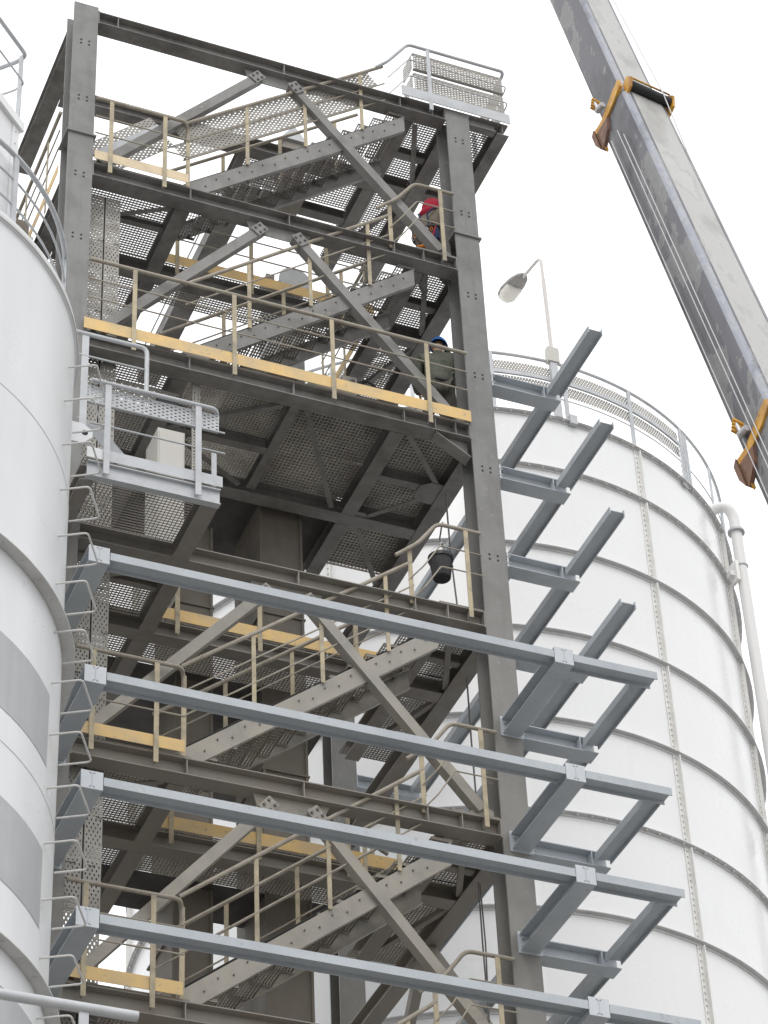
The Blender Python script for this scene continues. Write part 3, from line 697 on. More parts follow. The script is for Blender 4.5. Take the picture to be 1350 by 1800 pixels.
# slanted plate bracket at the platform's left end
MB().plate([(.05, -.75, 23.32), (.32, -.75, 23.25), (1.02, -.75, 22.45), (.80, -.75, 22.45)], (0, .02, 0)).build('slanted_plate', M['galv'], t)
t = thing('electric_cabinet', 'pale grey cabinet standing on the grating behind the access platform railing', 'cabinet', (1.5, .5, 22.45))
MB().box(1.36, 1.70, .30, .75, 22.46, 24.42).build('cabinet_body', M['cabinet'], t)
MB().box(1.38, 1.68, .288, .30, 22.56, 24.36).build('door', M['cabinet'], t)
MB().box(1.65, 1.665, .27, .288, 23.4, 23.55).build('handle', M['black'], t)
t = thing('junction_box', 'small dark junction box with a looped cable under the long front beam', 'box', (1.45, .3, 24.9))
MB().box(1.36, 1.62, .30, .42, 24.80, 24.96).build('box_body', M['black'], t)
MB().tube([(1.62, .34, 24.90), (1.75, .34, 24.88), (1.78, .34, 24.72), (1.70, .34, 24.62), (1.74, .34, 24.4)], .012, 6, bend=.05).build('cable', M['rubber'], t, smooth=True)

# ------------------------------------------------------------------ drive unit lying on the long front floor
t = thing('conveyor_drive', 'grey drum and black motor of a drive unit behind the long yellow toe board', 'drive unit', (4.1, .75, ZF[2]))
z = ZF[2]
MB().tube([(3.45, .55, z+.42), (4.0, .55, z+.42)], .19, 24).build('drum', M['drum'], t, smooth=True)
MB().tube([(4.0, .55, z+.36), (4.45, .55, z+.36)], .14, 20).build('motor', M['black'], t, smooth=True)
MB().tube([(4.45, .55, z+.34), (4.75, .55, z+.34)], .13, 20).build('end_cover', M['drum'], t, smooth=True)
MB().box(3.86, 4.06, .45, .62, z+.58, z+.74).build('terminal_box', M['drum'], t)
MB().tube([(3.98, .44, z+.66), (4.02, .42, z+.66)], .045, 14).build('gland', M['bolt'], t)
MB().tube([(4.06, .5, z+.68), (4.2, .5, z+.80), (4.38, .5, z+.70), (4.42, .5, z+.48)], .014, 6, bend=.1).build('cable', M['rubber'], t, smooth=True)
MB().box(3.4, 4.8, .4, .75, z+.002, z+.20).build('base_frame', M['old'], t)
MB().box(3.3, 4.1, .9, 1.25, z+.002, z+.55).build('gearbox', M['shaft'], t)
MB().prism(uprof(.14, .06), (3.0, 1.35, z+.75), (4.9, 1.35, z+.55)).build('guide_channel', M['old'], t)

t = thing('trough_conveyor', 'dark dusty conveyor trough behind the stairs at the long yellow toe board level', 'conveyor', (2.5, 2.6, ZF[2]))
z = ZF[2]
MB().box(.45, 4.6, 2.25, 2.95, z+.55, z+1.05).build('trough', M['old'], t)
MB().box(.40, 4.65, 2.2, 3.0, z+1.05, z+1.08).build('cover_plate', M['shaft'], t)
for x in (.5, 1.6, 2.7, 3.8, 4.55): MB().box(x-.02, x+.02, 2.21, 2.25, z+.5, z+1.06).build('joint_flange', M['old'], t)
for x in (.6, 2.2, 4.4): MB().bar((x, 2.6, z), (x, 2.6, z+.55), .12, .12, up=(0, 1, 0)).build('support_leg', M['old'], t)
p = perforated(MB(), (.5, 2.0, z+.06), (0, 0, 1), (1, 0, 0), 7, 72, cell=.05, hu=.018, hv=.027, lip=(0, .05, 0)).build('perforated_guard', M['tray'], t); p['kind'] = 'stuff'
t = thing('hopper', 'dark steel hopper box behind the drive unit under the second flight of stairs', 'hopper', (4.2, 2.2, ZF[2]))
MB().plate([(3.3, 1.55, z+1.35), (4.7, 1.55, z+1.35), (4.45, 1.55, z+.5), (3.6, 1.55, z+.5)], (0, .65, 0)).build('hopper_body', M['shaft'], t)
MB().box(3.22, 4.78, 1.5, 2.2, z+1.35, z+1.40).build('rim_flange', M['old'], t)
for x in (3.4, 4.6): MB().bar((x, 1.9, z), (x, 1.9, z+1.35), .08, .08, up=(0, 1, 0)).build('support_leg', M['old'], t)

# ------------------------------------------------------------------ bucket and ropes
t = thing('hanging_bucket', 'black bucket hanging on a hook behind the kinked rail', 'bucket', (4.94, .17, 22.95))
prof = [(0, 0), (.105, 0), (.112, .01), (.142, .27), (.158, .275), (.158, .325), (.148, .33), (.142, .30), (.10, .02), (0, .02)]
MB().lathe(prof, (4.94, .17, 22.93), 28).build('bucket_body', M['black'], t, smooth=True)
MB().tube([(4.79, .17, 23.23), (4.83, .17, 23.37), (4.94, .17, 23.46), (5.05, .17, 23.37), (5.09, .17, 23.23)], .006, 6, bend=.1).build('bail_handle', M['wire'], t, smooth=True)
MB().tube([(4.94, .17, 23.46), (4.97, .17, 23.50), (4.95, .17, 23.54), (4.92, .17, 23.52)], .010, 6, bend=.02).build('hook', M['wire'], t, smooth=True)
o = MB().tube([(4.90, -.045, 23.63), (4.91, .0, 23.66), (4.93, .1, 23.58), (4.94, .17, 23.54), (5.06, .2, 23.36), (5.12, .22, 23.2)], .010, 6, bend=.04).build('hoist_rope', M['rope'], None, smooth=True)
tag(o, 'short dark rope tied from the kinked rail to the black bucket', 'rope')
o = MB().tube([(5.42, .9, 25.0), (5.43, .9, 24.0), (5.47, .9, 23.2), (5.50, .9, 22.56)], .011, 6).build('hoist_rope', M['rope'], None, smooth=True)
tag(o, 'thin rope hanging beside the black bucket at the tower right side', 'rope')
o = MB().tube([(5.53, .9, 22.1), (5.53, .9, 21.2), (5.54, .9, 20.3), (5.5, .9, 19.6)], .011, 6).build('hoist_rope', M['rope'], None, smooth=True)
tag(o, 'thin rope hanging inside the right column at the second new front beam', 'rope')
o = MB().tube([(5.44, .8, 19.1), (5.44, .8, 18.3), (5.45, .8, 17.55), (5.43, .8, 17.0)], .010, 6).build('hoist_rope', M['rope'], None, smooth=True)
tag(o, 'doubled rope hanging near the right column above the lowest new front beam', 'rope')
MB().tube([(5.47, .82, 19.1), (5.485, .82, 18.3), (5.46, .82, 17.3)], .009, 6).build('second_strand', M['rope'], o, smooth=True)

# ------------------------------------------------------------------ people
def skin_body(name, verts, edges, radii, mat, parent, root=0, sub=2, smooth=True):
    me = bpy.data.meshes.new(name); c = Vector(verts[root]); me.from_pydata([tuple(Vector(v)-c) for v in verts], edges, [])
    ob = bpy.data.objects.new(name, me); COL.objects.link(ob)
    md = ob.modifiers.new('skin', 'SKIN'); md.use_smooth_shade = True
    me.skin_vertices[0].data
    for i, r in enumerate(radii):
        rr = r if isinstance(r, tuple) else (r, r)
        me.skin_vertices[0].data[i].radius = rr
        me.skin_vertices[0].data[i].use_root = (i == root)
    sb = ob.modifiers.new('sub', 'SUBSURF'); sb.levels = sub; sb.render_levels = sub
    dg = bpy.context.evaluated_depsgraph_get(); dg.update()
    nm = bpy.data.meshes.new_from_object(ob.evaluated_get(dg))
    ob.modifiers.clear(); ob.data = nm
    nm.polygons.foreach_set('use_smooth', [True]*len(nm.polygons))
    nm.materials.clear(); nm.materials.append(mat)
    ob.parent = parent; ob.location = c - wloc(parent)
    return ob
def ellipsoid(name, c, rx, ry, rz, mat, parent, rot=None, zmin=-1.0, seg=24, rings=14):
    mb = MB(); rot = rot or Matrix.Identity(3)
    prof = []
    for i in range(rings+1):
        a = math.asin(zmin)+(math.pi/2-math.asin(zmin))*i/rings
        prof.append((math.cos(a), math.sin(a)))
    mb.lathe(prof, (0, 0, 0), seg)
    c = Vector(c); mb.v = [tuple(c + rot @ Vector((v[0]*rx, v[1]*ry, v[2]*rz))) for v in mb.v]
    return mb.build(name, mat, parent, smooth=True)
def hand(mbs, wrist, d, pn, sc=1.0):
    # palm and five separate bent fingers; d = pointing direction, pn = palm normal
    d = Vector(d).normalized(); pn = Vector(pn).normalized(); s = d.cross(pn).normalized(); w = Vector(wrist)
    mb = mbs
    mb.frame(w+d*.045*sc, d*.045*sc, s*.04*sc, pn*.014*sc)
    for i, (o, l) in enumerate(((-.030, .068), (-.010, .078), (.010, .074), (.030, .058))):
        b = w+d*.085*sc+s*o*sc
        mb.tube([b, b+d*l*.5*sc+pn*.008*sc, b+d*l*.8*sc+pn*.03*sc, b+d*l*.85*sc+pn*.05*sc], [.0095*sc, .009*sc, .008*sc, .006*sc], 8)
    b = w+d*.03*sc-s*.04*sc
    mb.tube([b, b+d*.03*sc-s*.03*sc+pn*.01*sc, b+d*.06*sc-s*.03*sc+pn*.035*sc], [.011*sc, .0105*sc, .007*sc], 8)
def person(label, loc, yawdeg, pose, cloth, head, sc=1.0):
    t = thing('person', label, 'person', loc)
    rz = Matrix.Rotation(R(yawdeg), 3, 'Z'); L0 = Vector(loc)
    T = lambda v: L0 + rz @ (Vector(v)*sc)
    J = pose
    names_ = ['pelvis', 'belly', 'chest', 'neck', 'headb', 'headt', 'shL', 'elL', 'wrL', 'shR', 'elR', 'wrR', 'hipL', 'knL', 'anL', 'toL', 'hipR', 'knR', 'anR', 'toR']
    E_ = [(0, 1), (1, 2), (2, 3), (3, 4), (4, 5), (2, 6), (6, 7), (7, 8), (2, 9), (9, 10), (10, 11), (0, 12), (12, 13), (13, 14), (14, 15), (0, 16), (16, 17), (17, 18), (18, 19)]
    rad = [(.125, .10), (.115, .095), (.13, .10), .052, .075, .085, .06, .044, .03, .06, .044, .03, .085, .058, .04, .035, .085, .058, .04, .035]
    V = [T(J[n]) for n in names_]
    body = skin_body('body', V, E_, rad, M['skin'], t)
    hb = MB()
    hand(hb, V[8], V[8]-V[7], rz @ Vector((1, 0, 0))); hand(hb, V[11], V[11]-V[10], rz @ Vector((-1, 0, 0)))
    hb.build('hands', M['skin'], t, smooth=True)
    # clothing
    idx = [0, 1, 2, 3, 6, 7, 8, 9, 10, 11]; mp = {i: k for k, i in enumerate(idx)}
    ed = [(mp[a], mp[b]) for a, b in E_ if a in mp and b in mp]
    jr = [(.205, .165), (.19, .15), (.205, .15), .09, .105, .088, .066, .105, .088, .066]
    vv = [V[i] for i in idx]; vv[0] = V[0]+(V[0]-V[1])*.35
    vv[3] = V[2]+(V[3]-V[2])*.75
    skin_body('jacket', vv, ed, jr, cloth['jacket'], t)
    idx = [0, 12, 13, 14, 16, 17, 18]; mp = {i: k for k, i in enumerate(idx)}
    ed = [(mp[a], mp[b]) for a, b in E_ if a in mp and b in mp]
    skin_body('trousers', [V[i] for i in idx], ed, [(.15, .12), .105, .082, .068, .105, .082, .068], cloth['trousers'], t)
    for a, b in ((14, 15), (18, 19)):
        skin_body('boot', [V[a]+Vector((0, 0, .08)), V[a]+Vector((0, 0, -.03)), V[b]], [(0, 1), (1, 2)], [.058, .055, .045], M['boot'], t, sub=2)
    hc = (V[4]+V[5])/2
    hd = (V[5]-V[4]).normalized(); face = rz @ Vector(J['face'])
    face = (face - hd*face.dot(hd)).normalized(); sd = face.cross(hd)
    rotm = Matrix((sd, face, hd)).transposed()
    ellipsoid('head', hc, .078, .098, .118, M['skin'], t, rotm)
    fb = MB()
    fb.tube([hc+face*.092+hd*.015, hc+face*.118-hd*.02, hc+face*.095-hd*.028], [.008, .015, .009], 8)
    for s_ in (-1, 1): fb.tube([hc+sd*s_*.074-hd*.02, hc+sd*s_*.084+hd*.02-face*.01], [.014, .018], 8)
    fb.build('nose_and_ears', M['skin'], t, smooth=True)
    eb = MB()
    for s_ in (-1, 1): eb.tube([hc+sd*s_*.032+face*.082+hd*.02, hc+sd*s_*.032+face*.090+hd*.02], [.012, .006], 8)
    eb.tube([hc+face*.086-hd*.055-sd*.025, hc+face*.094-hd*.055, hc+face*.086-hd*.055+sd*.025], .006, 6)
    eb.build('eyes_and_mouth', M['hair'], t, smooth=True)
    ellipsoid('hair', hc-face*.012+hd*.012, .084, .100, .118, M['hair'], t, rotm, zmin=-.25)
    return t, V, hc, hd, face, sd, rotm, rz
# worker with the blue helmet, seen from behind, arm raised to the chest, feet apart
poseA = dict(pelvis=(0, -.02, .90), belly=(.0, .01, 1.10), chest=(.0, .06, 1.36), neck=(.02, .10, 1.53), headb=(.03, .12, 1.60), headt=(.05, .15, 1.79),
             shL=(-.20, .07, 1.44), elL=(-.27, .10, 1.17), wrL=(-.20, .36, 1.12), shR=(.20, .07, 1.44), elR=(.31, .13, 1.24), wrR=(.14, .36, 1.38),
             hipL=(-.10, -.02, .86), knL=(-.16, .10, .49), anL=(-.17, -.02, .09), toL=(-.20, .16, .045), hipR=(.10, -.02, .86), knR=(.14, .10, .49), anR=(.15, -.02, .09), toR=(.18, .16, .045), face=(.25, 1, -.1))
t, V, hc, hd, face, sd, rotm, rz = person('person in a dark green jacket and blue helmet bending behind the yellow toe board', (5.26, .52, ZF[2]+.005), -18, poseA, dict(jacket=M['jacket'], trousers=M['trouser']), None, 1.09)
ellipsoid('helmet', hc+hd*.035, .118, .142, .128, M['blue'], t, rotm, zmin=-.12)
mb = MB(); mb.plate([hc+hd*.022+face*(.10+.075*math.cos(a))+sd*.115*math.sin(a) for a in [R(x) for x in range(-90, 91, 15)]], hd*.008); mb.build('helmet_peak', M['blue'], t)
mb = MB(); mb.tube([hc+hd*.03+(sd*.118*math.cos(a)+face*.142*math.sin(a)) for a in [R(x) for x in range(0, 360, 15)]], .006, 6, closed=True); mb.build('helmet_rim', M['blue'], t, smooth=True)
skin_body('hood', [V[2]+(V[3]-V[2])*.45, V[3]+Vector((0, 0, .0)), V[3]-face*.07+Vector((0, 0, .05))], [(0, 1), (1, 2)], [(.12, .10), (.10, .085), (.07, .05)], M['jacket'], t)
MB().box(V[0].x-.13, V[0].x+.13, V[0].y-.16, V[0].y-.13, V[0].z+.0, V[0].z+.03).build('belt', M['black'], t)
# worker with the red hood, bent forward with a tool harness
poseB = dict(pelvis=(0, -.08, .92), belly=(.0, -.04, 1.10), chest=(.0, .03, 1.33), neck=(.0, .08, 1.48), headb=(.0, .10, 1.53), headt=(.0, .17, 1.70),
             shL=(-.20, .05, 1.40), elL=(-.28, .26, 1.13), wrL=(-.16, .46, 1.06), shR=(.20, .05, 1.40), elR=(.28, .26, 1.13), wrR=(.12, .46, 1.04),
             hipL=(-.10, -.10, .88), knL=(-.14, .02, .49), anL=(-.15, -.10, .09), toL=(-.17, .08, .045), hipR=(.10, -.10, .88), knR=(.14, .02, .49), anR=(.15, -.10, .09), toR=(.17, .08, .045), face=(.1, 1, -.6))
t, V, hc, hd, face, sd, rotm, rz = person('person with a red hood and a tool harness leaning over at the upper right landing', (5.36, .66, ZF[1]+.005), -50, poseB, dict(jacket=M['tan'], trousers=M['tan']), None)
ellipsoid('hood', hc-face*.02-hd*.01, .150, .165, .185, M['red'], t, rotm, zmin=-.8)
skin_body('hood_collar', [V[2]+(V[3]-V[2])*.2, V[3], V[4]], [(0, 1), (1, 2)], [(.225, .19), (.21, .18), (.15, .14)], M['red'], t)
b0 = V[0]; bk = rz @ Vector((0, -1, 0)); rt_ = rz @ Vector((1, 0, 0))
mb = MB(); mb.tube([b0+Vector((0, 0, .0))+rt_*.225*math.cos(a)+bk*.19*math.sin(a) for a in [R(x) for x in range(0, 360, 20)]], .024, 8, closed=True); mb.build('harness_belt', M['black'], t, smooth=True)
mb = MB()
for s_ in (-1, 1): mb.tube([b0+rt_*.09*s_+bk*.15, (V[1]+V[2])/2+rt_*.05*s_+bk*.20, V[2]+rt_*.11*s_+bk*.17+Vector((0, 0, .02)), V[2]+rt_*.13*s_+bk*.06+Vector((0, 0, .12))], .013, 8)
mb.build('harness_strap', M['navy'], t, smooth=True)
mb = MB(); mb.tube([b0+rt_*.10*s_+bk*.13-Vector((0, 0, .30)) + (rt_*.09*math.cos(a)+bk*.03*math.sin(a)) for s_ in (-1,) for a in [R(x) for x in range(0, 360, 30)]], .02, 8, closed=True); mb.build('leg_loop', M['orange'], t, smooth=True)
for i in range(7):
    a = -.9+i*.3; p = b0+rt_*.22*math.sin(a)+bk*.21*math.cos(a)-Vector((0, 0, .07))
    mb = MB(); mb.tube([p+Vector((0, 0, .045)), p+rt_*.022, p-Vector((0, 0, .05)), p-rt_*.022], .006, 6, closed=True); mb.build('carabiner', M['orange'] if i in (1, 5) else M['wire'], t, smooth=True)
mb = MB(); mb.frame(b0+rt_*.17+bk*.12-Vector((0, 0, .16)), rt_*.04, bk*.035, Vector((0, 0, .09))); mb.build('tool_pouch', M['navy'], t)
mb = MB(); mb.tube([b0+rt_*.02+bk*.17, b0+rt_*.06+bk*.2-Vector((0, 0, .2)), b0+rt_*.14+bk*.18-Vector((0, 0, .24)), b0+rt_*.17+bk*.14-Vector((0, 0, .02))], .012, 7, bend=.08); mb.build('coiled_rope', M['red'], t, smooth=True)

# ------------------------------------------------------------------ left white silo
LC = (-3.313, -1.44, 0); LR = 3.0
t = thing('white_silo', 'white cylindrical silo with painted grey bands and step irons at the left', 'silo', LC)
MB().lathe([(LR, 0), (LR, 22.72)], LC, 160).build('shell', M['white'], t, smooth=True)
MB().lathe([(LR-.005, 22.68), (LR+.03, 22.70), (LR+.03, 22.80), (LR-.01, 22.82), (0, 23.45)], LC, 160).build('roof', M['white'], t, smooth=True)
MB().lathe([(LR+.031, 22.70), (LR+.04, 22.70), (LR+.04, 22.735), (LR+.031, 22.735)], LC, 160).build('rim_edge', M['ringu'], t, smooth=True)
for zr in (18.56, 14.40, 10.2, 6.0):
    rg = MB().lathe([(LR+.002, zr), (LR+.13, zr), (LR+.13, zr+.012), (LR+.002, zr+.03)], LC, 160).build('stiffening_ring', M['ringu'], t, smooth=True)
    mb = MB()
    for i in range(60):
        a = R(i*6); mb.tube([(LC[0]+(LR+.07)*math.cos(a), LC[1]+(LR+.07)*math.sin(a), zr-.012), (LC[0]+(LR+.07)*math.cos(a), LC[1]+(LR+.07)*math.sin(a), zr)], .012, 6)
    mb.build('bolt', M['ringu'], rg, kind='stuff')
for zr in (20.54, 16.45, 12.4):
    MB().lathe([(LR+.001, zr-.006), (LR+.005, zr), (LR+.001, zr+.006)], LC, 160).build('weld_seam', M['ringu'], t, smooth=True)
for z0, z1 in ((16.80, 17.62), (15.05, 15.88), (13.2, 14.05), (11.5, 12.3)):
    b = MB().lathe([(LR+.004, z0), (LR+.004, z1)], LC, 120, R(-31-270), R(-31)).build('painted_band', M['stripe'], t, smooth=True)
# step irons
first = None
aR = R(-29.2)
for i in range(20):
    zr = 22.05-.605*i; aa = aR if i else R(-26.5)
    c, s = math.cos(aa), math.sin(aa); P = Vector((LC[0]+LR*c, LC[1]+LR*s, zr)); n = Vector((c, s, 0)); tg = Vector((-s, c, 0))
    if i == 0 or i == 1:
        mb = MB().tube([P-tg*.03, P-tg*.03+n*.30, P+tg*.47+n*.30, P+tg*.47-n*.02], .0105, 8, bend=.05)
        o = mb.build('step_iron', M['ringu'], t, smooth=True); first = o; fz = zr
    else: copy_to(first, t, (0, 0, zr-fz))
# lifting lug
t2 = MB().plate([(-.34, -1.55, 22.20), (-.10, -1.55, 22.20), (.01, -1.55, 22.31), (.01, -1.55, 22.40), (-.10, -1.55, 22.48), (-.34, -1.55, 22.48)], (0, .03, 0)).build('lifting_lug', M['white'], t)
MB().tube([(-.08, -1.556, 22.35), (-.08, -1.551, 22.35)], .035, 16).build('lug_hole', M['hole'], t2)
# railing on the silo roof
rl = thing('roof_railing', 'curved grey tube railing on the rim of the left white silo', 'railing', (LC[0], LC[1], 22.8))
def arc(r, z, a0, a1, n=40): return [(LC[0]+r*math.cos(R(a0+(a1-a0)*i/n)), LC[1]+r*math.sin(R(a0+(a1-a0)*i/n)), z) for i in range(n+1)]
MB().tube(arc(2.86, 24.03, -150, 8), .03, 10).build('top_rail', M['galv'], rl, smooth=True)
for z_ in (23.66, 23.28): MB().tube(arc(2.86, z_, -150, 2), .014, 8).build('mid_rail', M['galv'], rl, smooth=True)
for a in (-124, -100, -76, -52.3, -20, 4):
    p = Vector((LC[0]+2.86*math.cos(R(a)), LC[1]+2.86*math.sin(R(a)), 0))
    tg = Vector((-math.sin(R(a)), math.cos(R(a)), 0))
    MB().bar(p+Vector((0, 0, 22.85)), p+Vector((0, 0, 24.03)), .075, .03, up=Vector((math.cos(R(a)), math.sin(R(a)), 0))).build('post', M['galv'], rl)
# housing on the roof
hs = thing('roof_housing', 'white bolted box housing with capped lid on the roof of the left silo', 'housing', (-1.9, -3.6, 23.0))
u = Vector((-.73, -.69, 0)).normalized(); v = Vector((-.69, .73, 0)).normalized(); c0 = Vector((-1.52, -3.50, 22.95))
def hx(a, b, z): return c0+u*a+v*b+Vector((0, 0, z))
MB().plate([hx(0, 0, 0), hx(1.6, 0, 0), hx(1.6, 1.3, 0), hx(0, 1.3, 0)], (0, 0, 1.72)).build('housing_body', M['boxw'], hs)
MB().plate([hx(-.05, -.05, 1.72), hx(1.65, -.05, 1.72), hx(1.65, 1.35, 1.72), hx(-.05, 1.35, 1.72)], (0, 0, .13)).build('lid', M['boxw'], hs)
MB().plate([hx(-.012, -.012, 0), hx(.12, -.012, 0), hx(.12, -.002, 0), hx(-.002, -.002, 0)], (0, 0, 1.72)).build('corner_strip', M['boxw'], hs)
mb = MB()
for i in range(9):
    for a in (.06, .5, .95):
        q = hx(a, -.013, .12+i*.19 if a == .06 else .25+i*.17); nn = Vector((.69, -.73, 0)).normalized()
        mb.tube([q, q+nn*.008], .011, 6)
mb.build('bolt', M['ringu'], hs, kind='stuff')
MB().tube([hx(1.5, -.05, 2.92), hx(.0, -.05, 2.92), hx(-.03, .08, 2.92), hx(0, 1.2, 2.92)], .025, 10, bend=.12).build('top_rail', M['galv'], hs, smooth=True)
MB().tube([hx(1.5, -.05, 2.45), hx(.0, -.05, 2.45), hx(-.03, .08, 2.45), hx(0, .7, 2.45)], .012, 8, bend=.08).build('mid_rail', M['galv'], hs, smooth=True)
MB().bar(hx(.02, .0, 1.8), hx(.02, .0, 2.92), .05, .02, up=u).build('post', M['galv'], hs)
# conveyors between silo and tower (behind the left column)
t = thing('chain_conveyor', 'rusty brown conveyor trough behind the silo rail at the left column', 'conveyor', (-1.5, 3.0, 28.5))
MB().box(-.62, -.14, 1.2, 3.4, 26.6, 28.3).build('chute', M['duct'], t)
MB().box(-1.05, -.70, 1.0, 1.7, 27.2, 28.9).build('end_hood', M['galv'], t)
MB().bar((-.9, 2.6, 29.6), (.2, 2.6, 29.2), .3, .3).build('inlet_pipe', M['cabinet'], t)
t = thing('inclined_conveyor', 'long dark covered conveyor running back above the upper back walkway', 'conveyor', (2.9, 4, 30.6))
MB().bar((3.15, 2.4, 31.10), (3.15, 6.4, 31.10), .30, .24).build('trough', M['old'], t)
for x in (2.96, 3.34): MB().tube([(x, 2.4, 31.30), (x, 6.4, 31.30)], .012, 6).build('edge_pipe', M['galv'], t)
# near pipe rail in the lower left corner
t = thing('pipe_railing', 'thick grey pipe rail with open end crossing the lower left corner', 'railing', (-.9, -4.8, 12.1))
MB().lathe([(.036, 0), (.045, 0), (.045, 3.2), (.036, 3.2), (.036, 0)], (0, 0, 0), 18).build('top_rail', M['galv'], t, smooth=True)
o = [c for c in COL.objects if c.parent == t][0]
o.rotation_euler = (0, R(-90), 0); o.location = Vector((-.07-1.6, -4.8, 13.235)) - wloc(t)
for x in (-.84, -2.4): MB().box(x-.04, x+.04, -4.81, -4.79, 12.1, 13.20).build('post', M['galv'], t)
MB().box(-3.2, -.06, -5.6, -4.75, 12.04, 12.1).build('walkway_plate', M['old'], t)
for x in (-2.9, -1.5, -.3): MB().bar((x, -5.2, 0), (x, -5.2, 12.04), .12, .12, up=(0, 1, 0)).build('support_leg', M['old'], t)

# ------------------------------------------------------------------ right white tank
TC = (9.91, 11.04, 0); TR = 5.12
TZ = [31.86, 30.75, 29.11, 27.48, 25.83, 24.19, 22.55]
while TZ[-1] > 1.6: TZ.append(TZ[-1]-1.64)
t = thing('bolted_tank', 'big white panelled tank with ring flanges and bolted ribs behind the tower', 'tank', TC)
def rot_copy(src, ang, dz):
    c = src.copy(); COL.objects.link(c); c.parent = t
    c.rotation_euler = (0, 0, ang); c.location = Vector((0, 0, dz)); return c
A0 = R(-72.6); DA = R(30.2)
angs = [A0+R(30)*k for k in range(12)]
heights = []
protos = {}
for i in range(len(TZ)-1):
    h = TZ[i]-TZ[i+1]; key = 'top' if i == 0 else 'std'
    for k in range(12):
        if key not in protos:
            b = MB().lathe([(TR, -h+.004), (TR, -.004)], (0, 0, 0), 12, R(.04), R(29.96))
            o = b.build('shell_panel', M['tank'], None, smooth=True, origin=(0, 0, 0)); o.parent = t; protos[key] = o
            o.rotation_euler = (0, 0, angs[k]); o.location = (0, 0, TZ[i])
        else: rot_copy(protos[key], angs[k], TZ[i])
# backing cylinder below the first course and behind the joints
MB().lathe([(TR-.01, 0), (TR-.01, TZ[0]-.01), (TR-.06, TZ[0]+.02), (0, TZ[0]+.75)], TC, 120).build('liner_and_roof', M['tank'], t, smooth=True)
rp = None
for z_ in TZ:
    if rp is None:
        rp = MB().lathe([(TR+.001, -.055), (TR+.014, -.055), (TR+.014, -.012), (TR+.085, -.012), (TR+.085, .0), (TR+.001, .0)], (0, 0, 0), 144).build('ring_flange', M['tankring'], None, smooth=True, origin=(0, 0, 0))
        rp.parent = t; rp.location = (0, 0, z_)
        mb = MB()
        for i in range(144):
            a = R(i*2.5+.9); c, s = math.cos(a), math.sin(a)
            mb.tube([((TR+.05)*c, (TR+.05)*s, -.034), ((TR+.05)*c, (TR+.05)*s, -.012)], .017, 6)
        bp = mb.build('bolt', M['tankrib'], None, origin=(0, 0, 0)); bp['kind'] = 'stuff'; bp.parent = rp; bp.location = (0, 0, 0)
    else:
        c = rp.copy(); COL.objects.link(c); c.parent = t; c.location = (0, 0, z_)
        if z_ in (TZ[1], TZ[5]):
            d = bp.copy(); COL.objects.link(d); d.parent = c; d.location = (0, 0, 0)
ribs = {}
for i in range(len(TZ)-1):
    h = TZ[i]-TZ[i+1]; key = 'top' if i == 0 else 'std'
    for k in range(12):
        if key not in ribs:
            mb = MB().box(TR+.001, TR+.08, -.009, .009, -h+.004, -.058)
            mb.box(TR+.001, TR+.012, -.085, -.009, -h+.004, -.058)
            o = mb.build('vertical_rib', M['tankrib'], None, origin=(0, 0, 0)); o.parent = t; o.rotation_euler = (0, 0, angs[k]); o.location = (0, 0, TZ[i])
            mb = MB()
            n = max(2, int(h/.105))
            for j in range(n):
                z_ = -h+.1+j*(h-.2)/(n-1); mb.tube([(TR+.012, -.048, z_), (TR+.032, -.048, z_)], .015, 6)
            b = mb.build('bolt', M['tankring'], None, origin=(0, 0, 0)); b['kind'] = 'stuff'; b.parent = o; b.location = (0, 0, 0)
            ribs[key] = (o, b)
        else:
            o = rot_copy(ribs[key][0], angs[k], TZ[i]); b = ribs[key][1].copy(); COL.objects.link(b); b.parent = o; b.location = (0, 0, 0)
# tank top railing with perforated trays
def tp(r, a, z): return Vector((TC[0]+r*math.cos(R(a)), TC[1]+r*math.sin(R(a)), z))
rt = thing('tank_railing', 'curved railing with perforated trays along the rim of the panelled tank', 'railing', (TC[0], TC[1], 31.9))
MB().tube([tp(TR+.02, -150+i*1.5, 33.10) for i in range(105)], .028, 8).build('top_rail', M['galv'], rt, smooth=True)
MB().tube([tp(TR+.02, -150+i*1.5, 32.32) for i in range(105)], .012, 6).build('mid_rail', M['galv'], rt, smooth=True)
for a in (-131, -116.5, -102, -88.0, -73.4, -58.5, -45.5, -31, -16):
    nn = Vector((math.cos(R(a)), math.sin(R(a)), 0))
    MB().bar(tp(TR+.03, a, 31.86), tp(TR+.03, a, 33.10), .07, .03, up=nn).build('post', M['galv'], rt)
for z0 in (32.74, 32.42):
    mb = MB(); n = 320; a0, a1 = -150, -59; cell_a = (a1-a0)/n; rows = 5; ch = .045
    for i in range(n):
        aa = a0+i*cell_a
        for j in range(rows):
            za = z0+j*ch
            def q(x0, x1, y0, y1):
                b = len(mb.v)
                for x, y in ((x0, y0), (x1, y0), (x1, y1), (x0, y1)): mb.v.append(tuple(tp(TR+.0, aa+cell_a*x, za+ch*y)))
                mb.f.append((b, b+1, b+2, b+3))
            if (i+j) % 2 == 0: q(0, 1, 0, 1)
            else:
                q(0, .2, 0, 1); q(.8, 1, 0, 1); q(.2, .8, 0, .25); q(.2, .8, .75, 1)
    p = mb.build('perforated_tray', M['tray'], rt); p['kind'] = 'stuff'
MB().lathe([(TR+.01, 32.66), (TR+.045, 32.66), (TR+.045, 32.735), (TR+.01, 32.735)], (TC[0], TC[1], 0), 90, R(-150), R(-59)).build('tray_spine', M['galv'], rt, smooth=True)
